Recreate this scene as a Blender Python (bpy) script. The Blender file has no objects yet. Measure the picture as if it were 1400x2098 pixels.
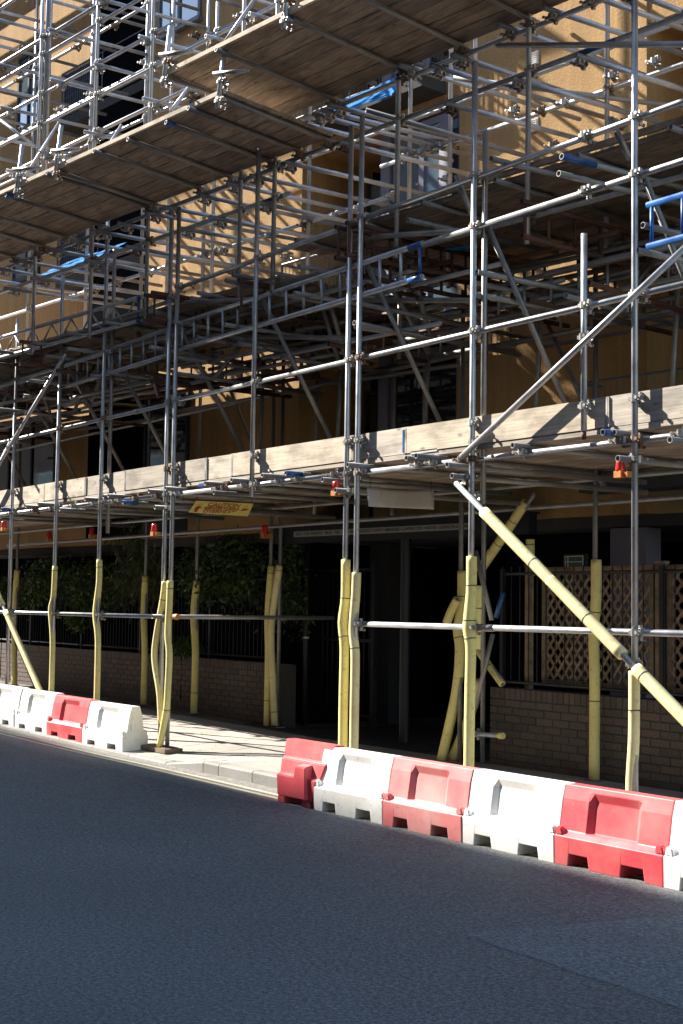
import bpy, bmesh, math, random
import numpy as np
from mathutils import Vector, Matrix, Quaternion
random.seed(7)
S = bpy.context.scene
COL = S.collection

# ------------------------------------------------------------------ camera
F, CX, CY = 2872., 700., 1049.          # focal length and centre, in photo pixels (1400 wide)
EYE = Vector((0, 0, 1.65))
_up = Vector((571., 42600., -2872.)).normalized()
_x = -Vector((-2051., -166., -2872.)).normalized()
_x = (_x - _up * _x.dot(_up)).normalized()
_y = _up.cross(_x)
R = Matrix((_x, _y, _up))
cam = bpy.data.objects.new('camera', bpy.data.cameras.new('camera'))
COL.objects.link(cam)
cam.matrix_world = Matrix.Translation(EYE) @ R.to_4x4()
cam.data.sensor_fit = 'HORIZONTAL'; cam.data.sensor_width = 36.0
cam.data.lens = 36.0 * F / 1400.0
cam.data.clip_end = 600; cam.data.clip_start = 0.1
S.camera = cam

# ------------------------------------------------------------------ light
SUN = Vector((2.2, 1.0, -1.85)).normalized()      # direction the light travels
elev = math.asin(-SUN.z)
w = bpy.data.worlds.new('World'); S.world = w; w.use_nodes = True
nt = w.node_tree; bg = nt.nodes['Background']
sky = nt.nodes.new('ShaderNodeTexSky'); sky.sky_type = 'NISHITA'; sky.sun_disc = False
sky.sun_elevation = elev
sky.sun_rotation = math.atan2(-SUN.x, -SUN.y)
sky.air_density = 1.1; sky.dust_density = 0.3; sky.ozone_density = 2.5
nt.links.new(sky.outputs[0], bg.inputs[0]); bg.inputs[1].default_value = 0.135
sl = bpy.data.lights.new('sun', 'SUN'); sl.energy = 5.0; sl.angle = math.radians(0.53)
sl.color = (1.0, 0.94, 0.85)
so = bpy.data.objects.new('sun', sl); COL.objects.link(so)
so.rotation_mode = 'QUATERNION'; so.rotation_quaternion = SUN.to_track_quat('-Z', 'Y')
so.location = (-30, -10, 30)
S.view_settings.view_transform = 'Standard'; S.view_settings.look = 'None'
S.view_settings.exposure = 1.65; S.view_settings.gamma = 1.0
S.view_settings.use_curve_mapping = False
S.render.engine = 'CYCLES'
S.cycles.max_bounces = 8; S.cycles.diffuse_bounces = 4; S.cycles.glossy_bounces = 3
S.cycles.caustics_reflective = False; S.cycles.caustics_refractive = False
S.cycles.sample_clamp_indirect = 4.0
S.cycles.use_denoising = True

# ------------------------------------------------------------------ measuring helpers
def ray(px, py): return R @ Vector((px - CX, -(py - CY), -F))
def onZ(px, py, z): d = ray(px, py); return EYE + d * ((z - EYE.z) / d.z)
def onY(px, py, y): d = ray(px, py); return EYE + d * ((y - EYE.y) / d.y)
def onX(px, py, x): d = ray(px, py); return EYE + d * ((x - EYE.x) / d.x)
O = Vector((-14.4, 7.5, 0)); TH = math.radians(5.3)
U = Vector((math.cos(TH), math.sin(TH), 0)); N = Vector((-math.sin(TH), math.cos(TH), 0))
def boardv(q, h, ch=0.009):
    """A board from its four bottom corners (0-1 and 3-2 are the long edges), lower long edges chamfered so joints read as recessed lines."""
    q = [Vector(p) for p in q]; up_ = Vector((0, 0, 1)); w_ = (q[3] - q[0]).normalized()
    a = [q[0] + w_ * ch, q[1] + w_ * ch, q[2] - w_ * ch, q[3] - w_ * ch]
    b = [p + up_ * ch * 1.2 for p in q]; c = [p + up_ * h for p in q]
    return a + b + c, [(0, 3, 2, 1), (0, 1, 5, 4), (1, 2, 6, 5), (2, 3, 7, 6), (3, 0, 4, 7), (4, 5, 9, 8), (5, 6, 10, 9), (6, 7, 11, 10), (7, 4, 8, 11), (8, 9, 10, 11)]
def MP(s, o, z): return O + U * s + N * o + Vector((0, 0, z))     # frame of the main scaffold and the facade
YF = 7.5
def zr(x): return 0.0125 * min(max(-14.0 - x, 0.0), 14.0)          # the street climbs gently to the left

# ------------------------------------------------------------------ materials
def nodes(name):
    m = bpy.data.materials.new(name); m.use_nodes = True
    n = m.node_tree.nodes; l = m.node_tree.links
    return m, n, l, n['Principled BSDF']
def N_(n, t, **k):
    x = n.new(t)
    for a, b in k.items(): setattr(x, a, b)
    return x
def ramp(n, stops):
    r = n.new('ShaderNodeValToRGB'); e = r.color_ramp.elements
    while len(e) < len(stops): e.new(0.5)
    for i, (p, c) in enumerate(stops):
        e[i].position = p; e[i].color = (c[0], c[1], c[2], 1) if not isinstance(c, (int, float)) else (c, c, c, 1)
    return r
def noise(n, l, scale, detail=4, vec=None, rough=0.55, dist=0.0):
    t = n.new('ShaderNodeTexNoise'); t.inputs['Scale'].default_value = scale
    t.inputs['Detail'].default_value = detail; t.inputs['Roughness'].default_value = rough
    t.inputs['Distortion'].default_value = dist
    if vec is not None: l.new(vec, t.inputs['Vector'])
    return t
def mapping(n, l, scale, coord='Object'):
    tc = n.new('ShaderNodeTexCoord'); mp = n.new('ShaderNodeMapping')
    mp.inputs['Scale'].default_value = scale
    l.new(tc.outputs[coord], mp.inputs['Vector']); return mp.outputs['Vector']
def geo(n): return n.new('ShaderNodeNewGeometry').outputs['Position']
def mix(n, l, a, b, fac, mode='MIX'):
    x = n.new('ShaderNodeMix'); x.data_type = 'RGBA'; x.blend_type = mode
    for sock, v in ((x.inputs[6], a), (x.inputs[7], b), (x.inputs[0], fac)):
        if isinstance(v, (int, float)): sock.default_value = v
        elif isinstance(v, (tuple, list)): sock.default_value = (v[0], v[1], v[2], 1)
        else: l.new(v, sock)
    return x.outputs[2]
def bump(n, l, p, h, strength, dist=0.01):
    b = n.new('ShaderNodeBump'); b.inputs['Strength'].default_value = strength; b.inputs['Distance'].default_value = dist
    l.new(h, b.inputs['Height']); l.new(b.outputs[0], p.inputs['Normal'])
def rnd(n): return n.new('ShaderNodeObjectInfo').outputs['Random']
M = {}
def galv(name, lo, hi, metal=0.55, r0=0.3, r1=0.5, tint=None):
    m, n, l, p = nodes(name)
    pos = geo(n)
    a = noise(n, l, 6, 5, pos); b = noise(n, l, 55, 3, pos)
    c = ramp(n, [(0.3, lo), (0.7, hi)]); l.new(a.outputs[0], c.inputs[0])
    spot = ramp(n, [(0.55, 0.0), (0.75, 0.55)]); l.new(b.outputs[0], spot.inputs[0])
    col = mix(n, l, c.outputs[0], tuple(x * 0.55 for x in lo), spot.outputs[0])
    rr = ramp(n, [(0, 0.72), (1, 1.12)]); l.new(rnd(n), rr.inputs[0])
    col = mix(n, l, col, rr.outputs[0], 1.0, 'MULTIPLY')
    l.new(col, p.inputs['Base Color']); p.inputs['Metallic'].default_value = metal
    q = ramp(n, [(0.3, r0), (0.7, r1)]); l.new(a.outputs[0], q.inputs[0]); l.new(q.outputs[0], p.inputs['Roughness'])
    bump(n, l, p, b.outputs[0], 0.15, 0.002)
    M[name] = m
galv('galvanised', (0.36, 0.37, 0.385), (0.54, 0.55, 0.56), 0.55, 0.34, 0.50)
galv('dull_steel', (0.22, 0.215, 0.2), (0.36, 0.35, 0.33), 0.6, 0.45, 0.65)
galv('coupler_steel', (0.26, 0.25, 0.235), (0.5, 0.48, 0.45), 0.8, 0.35, 0.6)
galv('coupler_rust', (0.14, 0.085, 0.05), (0.3, 0.22, 0.15), 0.4, 0.5, 0.75)
galv('blue_paint', (0.012, 0.07, 0.24), (0.03, 0.14, 0.4), 0.0, 0.3, 0.45)
galv('rust', (0.075, 0.035, 0.022), (0.15, 0.07, 0.045), 0.2, 0.6, 0.8)
galv('dark_metal', (0.012, 0.013, 0.015), (0.022, 0.023, 0.026), 0.1, 0.4, 0.6)
galv('grey_metal', (0.12, 0.125, 0.14), (0.17, 0.175, 0.19), 0.3, 0.4, 0.6)

def wood(name, base, dark, contrast=1.0, axis=(1.2, 22, 22)):
    m, n, l, p = nodes(name)
    v = mapping(n, l, axis)
    o = N_(n, 'ShaderNodeVectorMath', operation='ADD'); l.new(v, o.inputs[0])
    r = rnd(n); mul = N_(n, 'ShaderNodeMath', operation='MULTIPLY'); mul.inputs[1].default_value = 60; l.new(r, mul.inputs[0])
    l.new(mul.outputs[0], o.inputs[1])
    g = noise(n, l, 2.2, 6, o.outputs[0], 0.65, 0.6)
    c = ramp(n, [(0.28, dark), (0.62, base)]); l.new(g.outputs[0], c.inputs[0])
    v2 = mapping(n, l, (1.0, 2.4, 2.4)); o2 = N_(n, 'ShaderNodeVectorMath', operation='ADD'); l.new(v2, o2.inputs[0]); l.new(mul.outputs[0], o2.inputs[1])
    k = n.new('ShaderNodeTexVoronoi'); k.inputs['Scale'].default_value = 2.6; l.new(o2.outputs[0], k.inputs['Vector'])
    kk = ramp(n, [(0.04, 0.25), (0.13, 1.0)]); l.new(k.outputs['Distance'], kk.inputs[0])
    col = mix(n, l, c.outputs[0], kk.outputs[0], 0.8, 'MULTIPLY')
    st = noise(n, l, 3.0, 4, o2.outputs[0]); s2 = ramp(n, [(0.36, 0.50), (0.56, 1.0)]); l.new(st.outputs[0], s2.inputs[0])
    col = mix(n, l, col, s2.outputs[0], 0.75, 'MULTIPLY')
    rr = ramp(n, [(0, (0.72, 0.70, 0.68)), (0.5, (1, 1, 1)), (1, (1.1, 1.02, 0.9))]); l.new(r, rr.inputs[0])
    col = mix(n, l, col, rr.outputs[0], 1.0, 'MULTIPLY')
    l.new(col, p.inputs['Base Color']); p.inputs['Roughness'].default_value = 0.85
    bump(n, l, p, g.outputs[0], 0.35, 0.004)
    M[name] = m
wood('toe_wood', (0.61, 0.55, 0.46), (0.40, 0.345, 0.27), axis=(1.0, 34, 34))
wood('deck_wood', (0.45, 0.375, 0.30), (0.165, 0.128, 0.098))
wood('trellis_wood', (0.34, 0.265, 0.19), (0.18, 0.135, 0.095), axis=(8, 8, 8))
wood('sole_wood', (0.40, 0.29, 0.19), (0.22, 0.15, 0.09))

def plastic(name, base, dirt, rough=0.5, fade=None):
    m, n, l, p = nodes(name)
    p.inputs['Specular IOR Level'].default_value = {'undercroft': .0, 'dark_frame': .2, 'balcony_panel': .15, 'slab_soffit': .1, 'tile_shadow': .2}.get(name, .5)
    v = geo(n)
    a = noise(n, l, 3.5, 6, v); b = noise(n, l, 26, 4, v)
    c = ramp(n, [(0.40, 0.0), (0.70, 0.65)]); l.new(a.outputs[0], c.inputs[0])
    col = mix(n, l, base, dirt, c.outputs[0])
    if fade:
        f = noise(n, l, 2.2, 3, v); fr = ramp(n, [(0.35, 0.15), (0.65, 0.85)]); l.new(f.outputs[0], fr.inputs[0])
        col = mix(n, l, col, fade, fr.outputs[0])
    s = ramp(n, [(0.58, 0.0), (0.70, 0.55)]); l.new(b.outputs[0], s.inputs[0])
    col = mix(n, l, col, tuple(x * 0.7 for x in dirt), s.outputs[0])
    tc = n.new('ShaderNodeTexCoord'); sep = n.new('ShaderNodeSeparateXYZ'); l.new(tc.outputs['Generated'], sep.inputs[0])
    l.new(col, p.inputs['Base Color']); p.inputs['Roughness'].default_value = rough
    bump(n, l, p, b.outputs[0], 0.06, 0.004)
    M[name] = m
plastic('white_plastic', (0.84, 0.83, 0.80), (0.68, 0.64, 0.55))
plastic('red_plastic', (0.62, 0.065, 0.08), (0.62, 0.20, 0.18))
plastic('faded_red_plastic', (0.62, 0.09, 0.10), (0.62, 0.22, 0.20), 0.6, (0.68, 0.33, 0.30))
plastic('foam', (0.78, 0.70, 0.27), (0.60, 0.51, 0.21), 0.8)
plastic('pale_foam', (0.78, 0.70, 0.36), (0.58, 0.46, 0.24), 0.75)
plastic('black_tape', (0.02, 0.02, 0.02), (0.03, 0.03, 0.03), 0.5)
plastic('lamp_red', (0.75, 0.03, 0.02), (0.6, 0.03, 0.02), 0.25)
plastic('lamp_body', (0.55, 0.20, 0.04), (0.4, 0.16, 0.05), 0.5)
plastic('sign_yellow', (0.66, 0.57, 0.16), (0.58, 0.49, 0.15), 0.55)
plastic('sign_red', (0.33, 0.015, 0.01), (0.28, 0.02, 0.015), 0.55)
plastic('banner_white', (0.55, 0.53, 0.49), (0.45, 0.42, 0.38), 0.7)
plastic('lavender_frame', (0.17, 0.165, 0.21), (0.14, 0.135, 0.17), 0.5)
plastic('dark_frame', (0.035, 0.037, 0.042), (0.03, 0.03, 0.034), 0.45)
plastic('vent_white', (0.75, 0.73, 0.68), (0.6, 0.57, 0.5), 0.5)
plastic('letter_strip', (0.30, 0.29, 0.27), (0.24, 0.23, 0.21), 0.55)
plastic('letter_black', (0.015, 0.015, 0.015), (0.02, 0.02, 0.02), 0.6)
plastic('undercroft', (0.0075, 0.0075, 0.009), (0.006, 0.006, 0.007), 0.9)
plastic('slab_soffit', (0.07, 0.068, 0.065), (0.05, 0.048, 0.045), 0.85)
plastic('balcony_panel', (0.025, 0.032, 0.045), (0.02, 0.025, 0.035), 0.6)
plastic('sign_green', (0.02, 0.10, 0.06), (0.02, 0.08, 0.05), 0.5)
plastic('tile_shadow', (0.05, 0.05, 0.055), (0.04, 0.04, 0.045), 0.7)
plastic('curtain', (0.62, 0.62, 0.62), (0.5, 0.5, 0.52), 0.9)

def render_wall(name, base, dark):
    m, n, l, p = nodes(name)
    v = geo(n)
    a = noise(n, l, 1.3, 5, v); b = noise(n, l, 38, 6, v, 0.7); g = noise(n, l, 95, 3, v)
    c = ramp(n, [(0.3, dark), (0.7, base)]); l.new(a.outputs[0], c.inputs[0])
    d = ramp(n, [(0.35, 0.82), (0.65, 1.06)]); l.new(b.outputs[0], d.inputs[0])
    col = mix(n, l, c.outputs[0], d.outputs[0], 1.0, 'MULTIPLY')
    mp = n.new('ShaderNodeMapping'); mp.inputs['Scale'].default_value = (3.2, 3.2, 0.22); l.new(v, mp.inputs['Vector'])
    sk = noise(n, l, 1.6, 5, mp.outputs['Vector'], 0.6); skr = ramp(n, [(0.42, 0.80), (0.60, 1.0)]); l.new(sk.outputs[0], skr.inputs[0])
    col = mix(n, l, col, skr.outputs[0], 0.8, 'MULTIPLY')
    l.new(col, p.inputs['Base Color']); p.inputs['Roughness'].default_value = 0.95
    h = N_(n, 'ShaderNodeMath', operation='ADD'); l.new(b.outputs[0], h.inputs[0]); l.new(g.outputs[0], h.inputs[1])
    bump(n, l, p, h.outputs[0], 0.55, 0.012)
    M[name] = m
render_wall('ochre_render', (0.50, 0.305, 0.120), (0.43, 0.255, 0.098))
render_wall('opposite_brick', (0.30, 0.22, 0.16), (0.24, 0.17, 0.12))

def asphalt(name='asphalt', tn=(1, 1, 1)):
    m, n, l, p = nodes(name); v = geo(n)
    a = noise(n, l, 0.5, 4, v); b = noise(n, l, 120, 2, v, 0.8); k = n.new('ShaderNodeTexVoronoi'); k.inputs['Scale'].default_value = 95; l.new(v, k.inputs['Vector'])
    c = ramp(n, [(0.3, (0.058 * tn[0], 0.072 * tn[1], 0.078 * tn[2])), (0.7, (0.085 * tn[0], 0.101 * tn[1], 0.108 * tn[2]))]); l.new(a.outputs[0], c.inputs[0])
    g2 = noise(n, l, 42, 5, v, 0.85); gm = mix(n, l, b.outputs[0], g2.outputs[0], 0.72); bb = ramp(n, [(0.41, 0.16), (0.52, 0.95), (0.60, 1.95)]); l.new(gm, bb.inputs[0])
    col = mix(n, l, c.outputs[0], bb.outputs[0], 1.0, 'MULTIPLY')
    kk = ramp(n, [(0.12, 2.0), (0.2, 1.0)]); l.new(k.outputs['Distance'], kk.inputs[0])
    ks = noise(n, l, 40, 1, v); ksr = ramp(n, [(0.55, 0.0), (0.62, 1.0)]); l.new(ks.outputs[0], ksr.inputs[0])
    col = mix(n, l, col, mix(n, l, col, kk.outputs[0], 1.0, 'MULTIPLY'), ksr.outputs[0])
    # paler channel beside the kerb
    sep = n.new('ShaderNodeSeparateXYZ'); l.new(v, sep.inputs[0])
    mr = N_(n, 'ShaderNodeMapRange'); mr.inputs[1].default_value = 6.35; mr.inputs[2].default_value = 6.85; l.new(sep.outputs[1], mr.inputs[0])
    d = noise(n, l, 7, 4, v); dm = N_(n, 'ShaderNodeMath', operation='MULTIPLY'); l.new(mr.outputs[0], dm.inputs[0])
    dr = ramp(n, [(0.2, 0.55), (0.7, 1.0)]); l.new(d.outputs[0], dr.inputs[0]); l.new(dr.outputs[0], dm.inputs[1])
    col = mix(n, l, col, mix(n, l, (0.27, 0.25, 0.22), bb.outputs[0], 0.6, 'MULTIPLY'), dm.outputs[0])
    l.new(col, p.inputs['Base Color']); p.inputs['Roughness'].default_value = 0.82
    bump(n, l, p, gm, 1.0, 0.014); M[name] = m
asphalt()
asphalt('road_patch', (1.2, 1.35, 1.38))
def stone(name, base, dark, sc=30, rough=0.85, speck=0.0):
    m, n, l, p = nodes(name); v = geo(n)
    a = noise(n, l, 2.0, 5, v); b = noise(n, l, sc, 5, v, 0.7)
    c = ramp(n, [(0.3, dark), (0.7, base)]); l.new(a.outputs[0], c.inputs[0])
    d = ramp(n, [(0.3, 0.72), (0.7, 1.12)]); l.new(b.outputs[0], d.inputs[0])
    col = mix(n, l, c.outputs[0], d.outputs[0], 1.0, 'MULTIPLY')
    rr = ramp(n, [(0, 0.84), (1, 1.08)]); l.new(rnd(n), rr.inputs[0])
    col = mix(n, l, col, rr.outputs[0], 1.0, 'MULTIPLY')
    l.new(col, p.inputs['Base Color']); p.inputs['Roughness'].default_value = rough
    bump(n, l, p, b.outputs[0], 0.3, 0.005); M[name] = m
stone('paving', (0.42, 0.385, 0.335), (0.31, 0.28, 0.24))
stone('joint', (0.16, 0.14, 0.12), (0.12, 0.10, 0.09))
stone('granite', (0.30, 0.285, 0.26), (0.22, 0.21, 0.19), 90)
stone('mortar', (0.085, 0.075, 0.065), (0.06, 0.055, 0.05))
stone('road_paint', (0.60, 0.54, 0.38), (0.44, 0.39, 0.27), 60)
def brick_mat():
    m, n, l, p = nodes('brick'); v = geo(n)
    b = noise(n, l, 40, 5, v); r = rnd(n)
    c = ramp(n, [(0.0, (0.085, 0.07, 0.062)), (0.45, (0.105, 0.088, 0.078)), (0.8, (0.135, 0.098, 0.08)), (1.0, (0.10, 0.092, 0.088))]); l.new(r, c.inputs[0])
    d = ramp(n, [(0.3, 0.7), (0.7, 1.2)]); l.new(b.outputs[0], d.inputs[0])
    l.new(mix(n, l, c.outputs[0], d.outputs[0], 1.0, 'MULTIPLY'), p.inputs['Base Color'])
    p.inputs['Roughness'].default_value = 0.8; bump(n, l, p, b.outputs[0], 0.3, 0.004); M['brick'] = m
brick_mat()
def glass_mat(name, col, rough=0.04):
    m, n, l, p = nodes(name)
    p.inputs['Base Color'].default_value = (*col, 1); p.inputs['Roughness'].default_value = rough
    p.inputs['Metallic'].default_value = 0.0; p.inputs['Specular IOR Level'].default_value = 0.9
    p.inputs['Coat Weight'].default_value = 0.6; p.inputs['Coat Roughness'].default_value = 0.02
    v = geo(n); a = noise(n, l, 1.2, 2, v); bump(n, l, p, a.outputs[0], 0.08, 0.05); M[name] = m
glass_mat('dark_glass', (0.015, 0.018, 0.022)); glass_mat('pale_glass', (0.10, 0.14, 0.18))
def leaf_mat(name, a, b):
    m, n, l, p = nodes(name)
    c = ramp(n, [(0.3, a), (0.7, b)]); t = noise(n, l, 5, 3, geo(n)); l.new(t.outputs[0], c.inputs[0])
    l.new(c.outputs[0], p.inputs['Base Color']); p.inputs['Roughness'].default_value = 0.5
    tr = n.new('ShaderNodeBsdfTranslucent'); l.new(c.outputs[0], tr.inputs[0]); ms = n.new('ShaderNodeMixShader'); ms.inputs[0].default_value = 0.3
    l.new(p.outputs[0], ms.inputs[1]); l.new(tr.outputs[0], ms.inputs[2]); l.new(ms.outputs[0], n['Material Output'].inputs[0]); M[name] = m
def tarp_mat():
    m, n, l, p = nodes('tarp_blue'); t = noise(n, l, 4, 4, geo(n)); c = ramp(n, [(0.3, (0.02, 0.25, 0.62)), (0.7, (0.05, 0.40, 0.80))]); l.new(t.outputs[0], c.inputs[0])
    l.new(c.outputs[0], p.inputs['Base Color']); p.inputs['Roughness'].default_value = 0.7; p.inputs['Specular IOR Level'].default_value = 0.15
    tr = n.new('ShaderNodeBsdfTranslucent'); l.new(c.outputs[0], tr.inputs[0]); ms = n.new('ShaderNodeMixShader'); ms.inputs[0].default_value = 0.5
    l.new(p.outputs[0], ms.inputs[1]); l.new(tr.outputs[0], ms.inputs[2]); l.new(ms.outputs[0], n['Material Output'].inputs[0]); M['tarp_blue'] = m
tarp_mat()
leaf_mat('leaf', (0.03, 0.06, 0.015), (0.07, 0.12, 0.03)); leaf_mat('bamboo_leaf', (0.05, 0.075, 0.025), (0.11, 0.13, 0.05))

# ------------------------------------------------------------------ object helpers
WL = {}          # world location of every object that parents others
def thing(name, label, cat, loc=(0, 0, 0), group=None):
    o = bpy.data.objects.new(name, None); COL.objects.link(o); o.location = loc; o.empty_display_size = 0.1
    o['label'] = label; o['category'] = cat
    if group: o['group'] = group
    WL[o] = Vector(loc); return o
def tag(o, label=None, cat=None, group=None, kind=None):
    for k, v in (('label', label), ('category', cat), ('group', group), ('kind', kind)):
        if v: o[k] = v
    return o
def mesh(name, verts, faces, mat, parent=None, smooth=False, origin=None):
    """World-space vertices -> one object whose origin is the middle of its base."""
    vs = np.array([tuple(v) for v in verts], dtype=float)
    if origin is None:
        origin = Vector(((vs[:, 0].min() + vs[:, 0].max()) / 2, (vs[:, 1].min() + vs[:, 1].max()) / 2, vs[:, 2].min()))
    me = bpy.data.meshes.new(name)
    me.from_pydata([tuple(v) for v in (vs - np.array(origin))], [], faces)
    if smooth: me.polygons.foreach_set('use_smooth', [True] * len(me.polygons))
    me.materials.append(M[mat]); me.update()
    return put(name, me, origin, parent)
def put(name, me, loc, parent=None, rot=None):
    o = bpy.data.objects.new(name, me); COL.objects.link(o)
    loc = Vector(loc); WL[o] = loc.copy()
    if parent is not None:
        o.parent = parent; o.location = loc - WL[parent]
    else: o.location = loc
    if rot is not None: o.rotation_mode = 'QUATERNION'; o.rotation_quaternion = rot
    return o
BOXF = [(0, 3, 2, 1), (4, 5, 6, 7), (0, 1, 5, 4), (1, 2, 6, 5), (2, 3, 7, 6), (3, 0, 4, 7)]
def boxv(x0, x1, y0, y1, z0, z1):
    return [Vector(p) for p in ((x0, y0, z0), (x1, y0, z0), (x1, y1, z0), (x0, y1, z0), (x0, y0, z1), (x1, y0, z1), (x1, y1, z1), (x0, y1, z1))]
def mboxv(s0, s1, o0, o1, z0, z1):
    return [MP(v.x, v.y, v.z) for v in boxv(s0, s1, o0, o1, z0, z1)]
def box(name, b, mat, parent=None): return mesh(name, boxv(*b), BOXF, mat, parent)
def mbox(name, b, mat, parent=None): return mesh(name, mboxv(*b), BOXF, mat, parent)
class MB:
    def __init__(s): s.v = []; s.f = []
    def add(s, v, f): k = len(s.v); s.v += list(v); s.f += [tuple(i + k for i in q) for q in f]
    def box(s, *b): s.add(boxv(*b), BOXF)
    def mbox(s, *b): s.add(mboxv(*b), BOXF)
    def bar(s, p, q, r, n=6): s.add(*rodv(p, q, r, n))
    def build(s, name, mat, parent=None, smooth=False): return mesh(name, s.v, s.f, mat, parent, smooth)
def frame(d):
    d = d.normalized(); a = Vector((0, 0, 1)) if abs(d.z) < 0.9 else Vector((1, 0, 0))
    u = d.cross(a).normalized(); return u, d.cross(u)
def rodv(p, q, r, n=6):
    p, q = Vector(p), Vector(q); u, v = frame(q - p); vs = []
    for c in (p, q):
        for i in range(n):
            t = 2 * math.pi * i / n; vs.append(c + u * (r * math.cos(t)) + v * (r * math.sin(t)))
    f = [(i, (i + 1) % n, n + (i + 1) % n, n + i) for i in range(n)] + [tuple(range(n - 1, -1, -1)), tuple(range(n, 2 * n))]
    return vs, f
TR = 0.02415
def tubev(p, q, r=TR, n=12, wall=0.0045):
    p, q = Vector(p), Vector(q); u, v = frame(q - p); vs = []
    for c, rr in ((p, r), (q, r), (q, r - wall), (p, r - wall)):
        for i in range(n):
            t = 2 * math.pi * i / n; vs.append(c + u * (rr * math.cos(t)) + v * (rr * math.sin(t)))
    f = []
    for k in range(4):
        a, b = k * n, ((k + 1) % 4) * n
        f += [(a + i, a + (i + 1) % n, b + (i + 1) % n, b + i) for i in range(n)]
    return vs, f
def tube(name, p, q, parent, mat='galvanised', r=TR):
    vs, f = tubev(p, q, r)
    o = mesh(name, vs, f, mat, parent, True)
    n = 12; pol = o.data.polygons
    for i in list(range(n, 2 * n)) + list(range(3 * n, 4 * n)): pol[i].use_smooth = False
    return o
def band(p, q, t0, t1, parent, mat='blue_paint', r=TR + 0.001, name='paint_band'):
    p, q = Vector(p), Vector(q); d = (q - p)
    vs, f = tubev(p + d * t0, p + d * t1, r, 12, 0.002); return mesh(name, vs, f, mat, parent, True)

# coupler meshes: collar round a post (local z), collar round the ledger (local x, behind at +y), bolts and nuts
def coupler_mesh():
    b = MB(); R0 = 0.033
    b.add(*tubev((0, 0, -0.026), (0, 0, 0.026), R0, 10, 0.007))
    b.add(*tubev((-0.026, 0.05, 0.0), (0.026, 0.05, 0.0), R0, 10, 0.007))
    b.box(-0.022, 0.022, 0.022, 0.034, -0.022, 0.022)
    b.box(0.026, 0.062, -0.018, 0.014, -0.016, 0.016)          # hinge lug
    b.bar((0.048, -0.045, 0), (0.048, 0.03, 0), 0.007)
    b.bar((0.048, -0.05, 0), (0.048, -0.034, 0), 0.014)
    b.box(-0.05, -0.026, -0.016, 0.012, -0.014, 0.014)
    b.box(-0.014, 0.014, 0.036, 0.066, -0.062, -0.026)
    b.bar((0, 0.03, -0.052), (0, 0.10, -0.052), 0.007)
    b.bar((0, 0.084, -0.052), (0, 0.099, -0.052), 0.014)
    b.box(-0.013, 0.013, 0.036, 0.062, 0.026, 0.05)
    out = []
    for mt in ('coupler_steel', 'coupler_rust'):
        me = bpy.data.meshes.new('coupler'); me.from_pydata([tuple(v) for v in b.v], [], b.f); me.materials.append(M[mt]); me.update(); out.append(me)
    return out
CPM = coupler_mesh()
def coupler(loc, parent, post=Vector((0, 0, 1)), run=Vector((1, 0, 0)), rust=0.12):
    """post: axis of the tube it grips; run: axis of the other tube."""
    z = Vector(post).normalized(); x = Vector(run); x = (x - z * x.dot(z)).normalized(); y = z.cross(x)
    m = Matrix((x, y, z)).transposed()
    return put('coupler', CPM[1 if random.random() < rust else 0], loc, parent, m.to_quaternion())
def quick(name, me_src, mat): pass

def text_mesh(name, body, size, mat, parent, origin, xdir, ydir, align='LEFT', extrude=0.001, sx=1.0, spacing=1.0, bold=0.0):
    cu = bpy.data.curves.new(name, 'FONT'); cu.body = body; cu.size = size; cu.align_x = align; cu.align_y = 'CENTER'
    cu.extrude = extrude; cu.offset = bold; cu.space_character = spacing
    tmp = bpy.data.objects.new('tmp', cu); COL.objects.link(tmp)
    dg = bpy.context.evaluated_depsgraph_get()
    me = bpy.data.meshes.new_from_object(tmp.evaluated_get(dg))
    bpy.data.objects.remove(tmp); bpy.data.curves.remove(cu)
    x = Vector(xdir).normalized(); y = Vector(ydir).normalized(); z = x.cross(y)
    vs = [Vector(origin) + x * (v.co.x * sx) + y * v.co.y + z * v.co.z for v in me.vertices]
    fs = [tuple(p.vertices) for p in me.polygons]
    bpy.data.meshes.remove(me)
    return mesh(name, vs, fs, mat, parent)

# ================================================================== SETTING
def struct(o): o['kind'] = 'structure'; return o
# ground far below everything, reaching the horizon
struct(mesh('ground', [(-300, -300, -0.35), (300, -300, -0.35), (300, 300, -0.35), (-300, 300, -0.35)], [(0, 1, 2, 3)], 'joint'))
# road
xs = [-120, -60] + [-40 + i for i in range(0, 61)] + [60, 120]
ys = [-3.2, -1, 1, 3, 5, 6.2, 7.6]
vs = [(x, y, zr(x) - 0.05 * ((y - 2.2) / 4.6) ** 2 * 0.25 if y < 6.5 else zr(x) - 0.012) for x in xs for y in ys]
fs = [(i * 7 + j, (i + 1) * 7 + j, (i + 1) * 7 + j + 1, i * 7 + j + 1) for i in range(len(xs) - 1) for j in range(6)]
def zroad(x, y): return (zr(x) - 0.0125 * ((y - 2.2) / 4.6) ** 2) if y < 6.5 else zr(x) - 0.012
road = struct(mesh('road', vs, fs, 'asphalt'))
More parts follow.
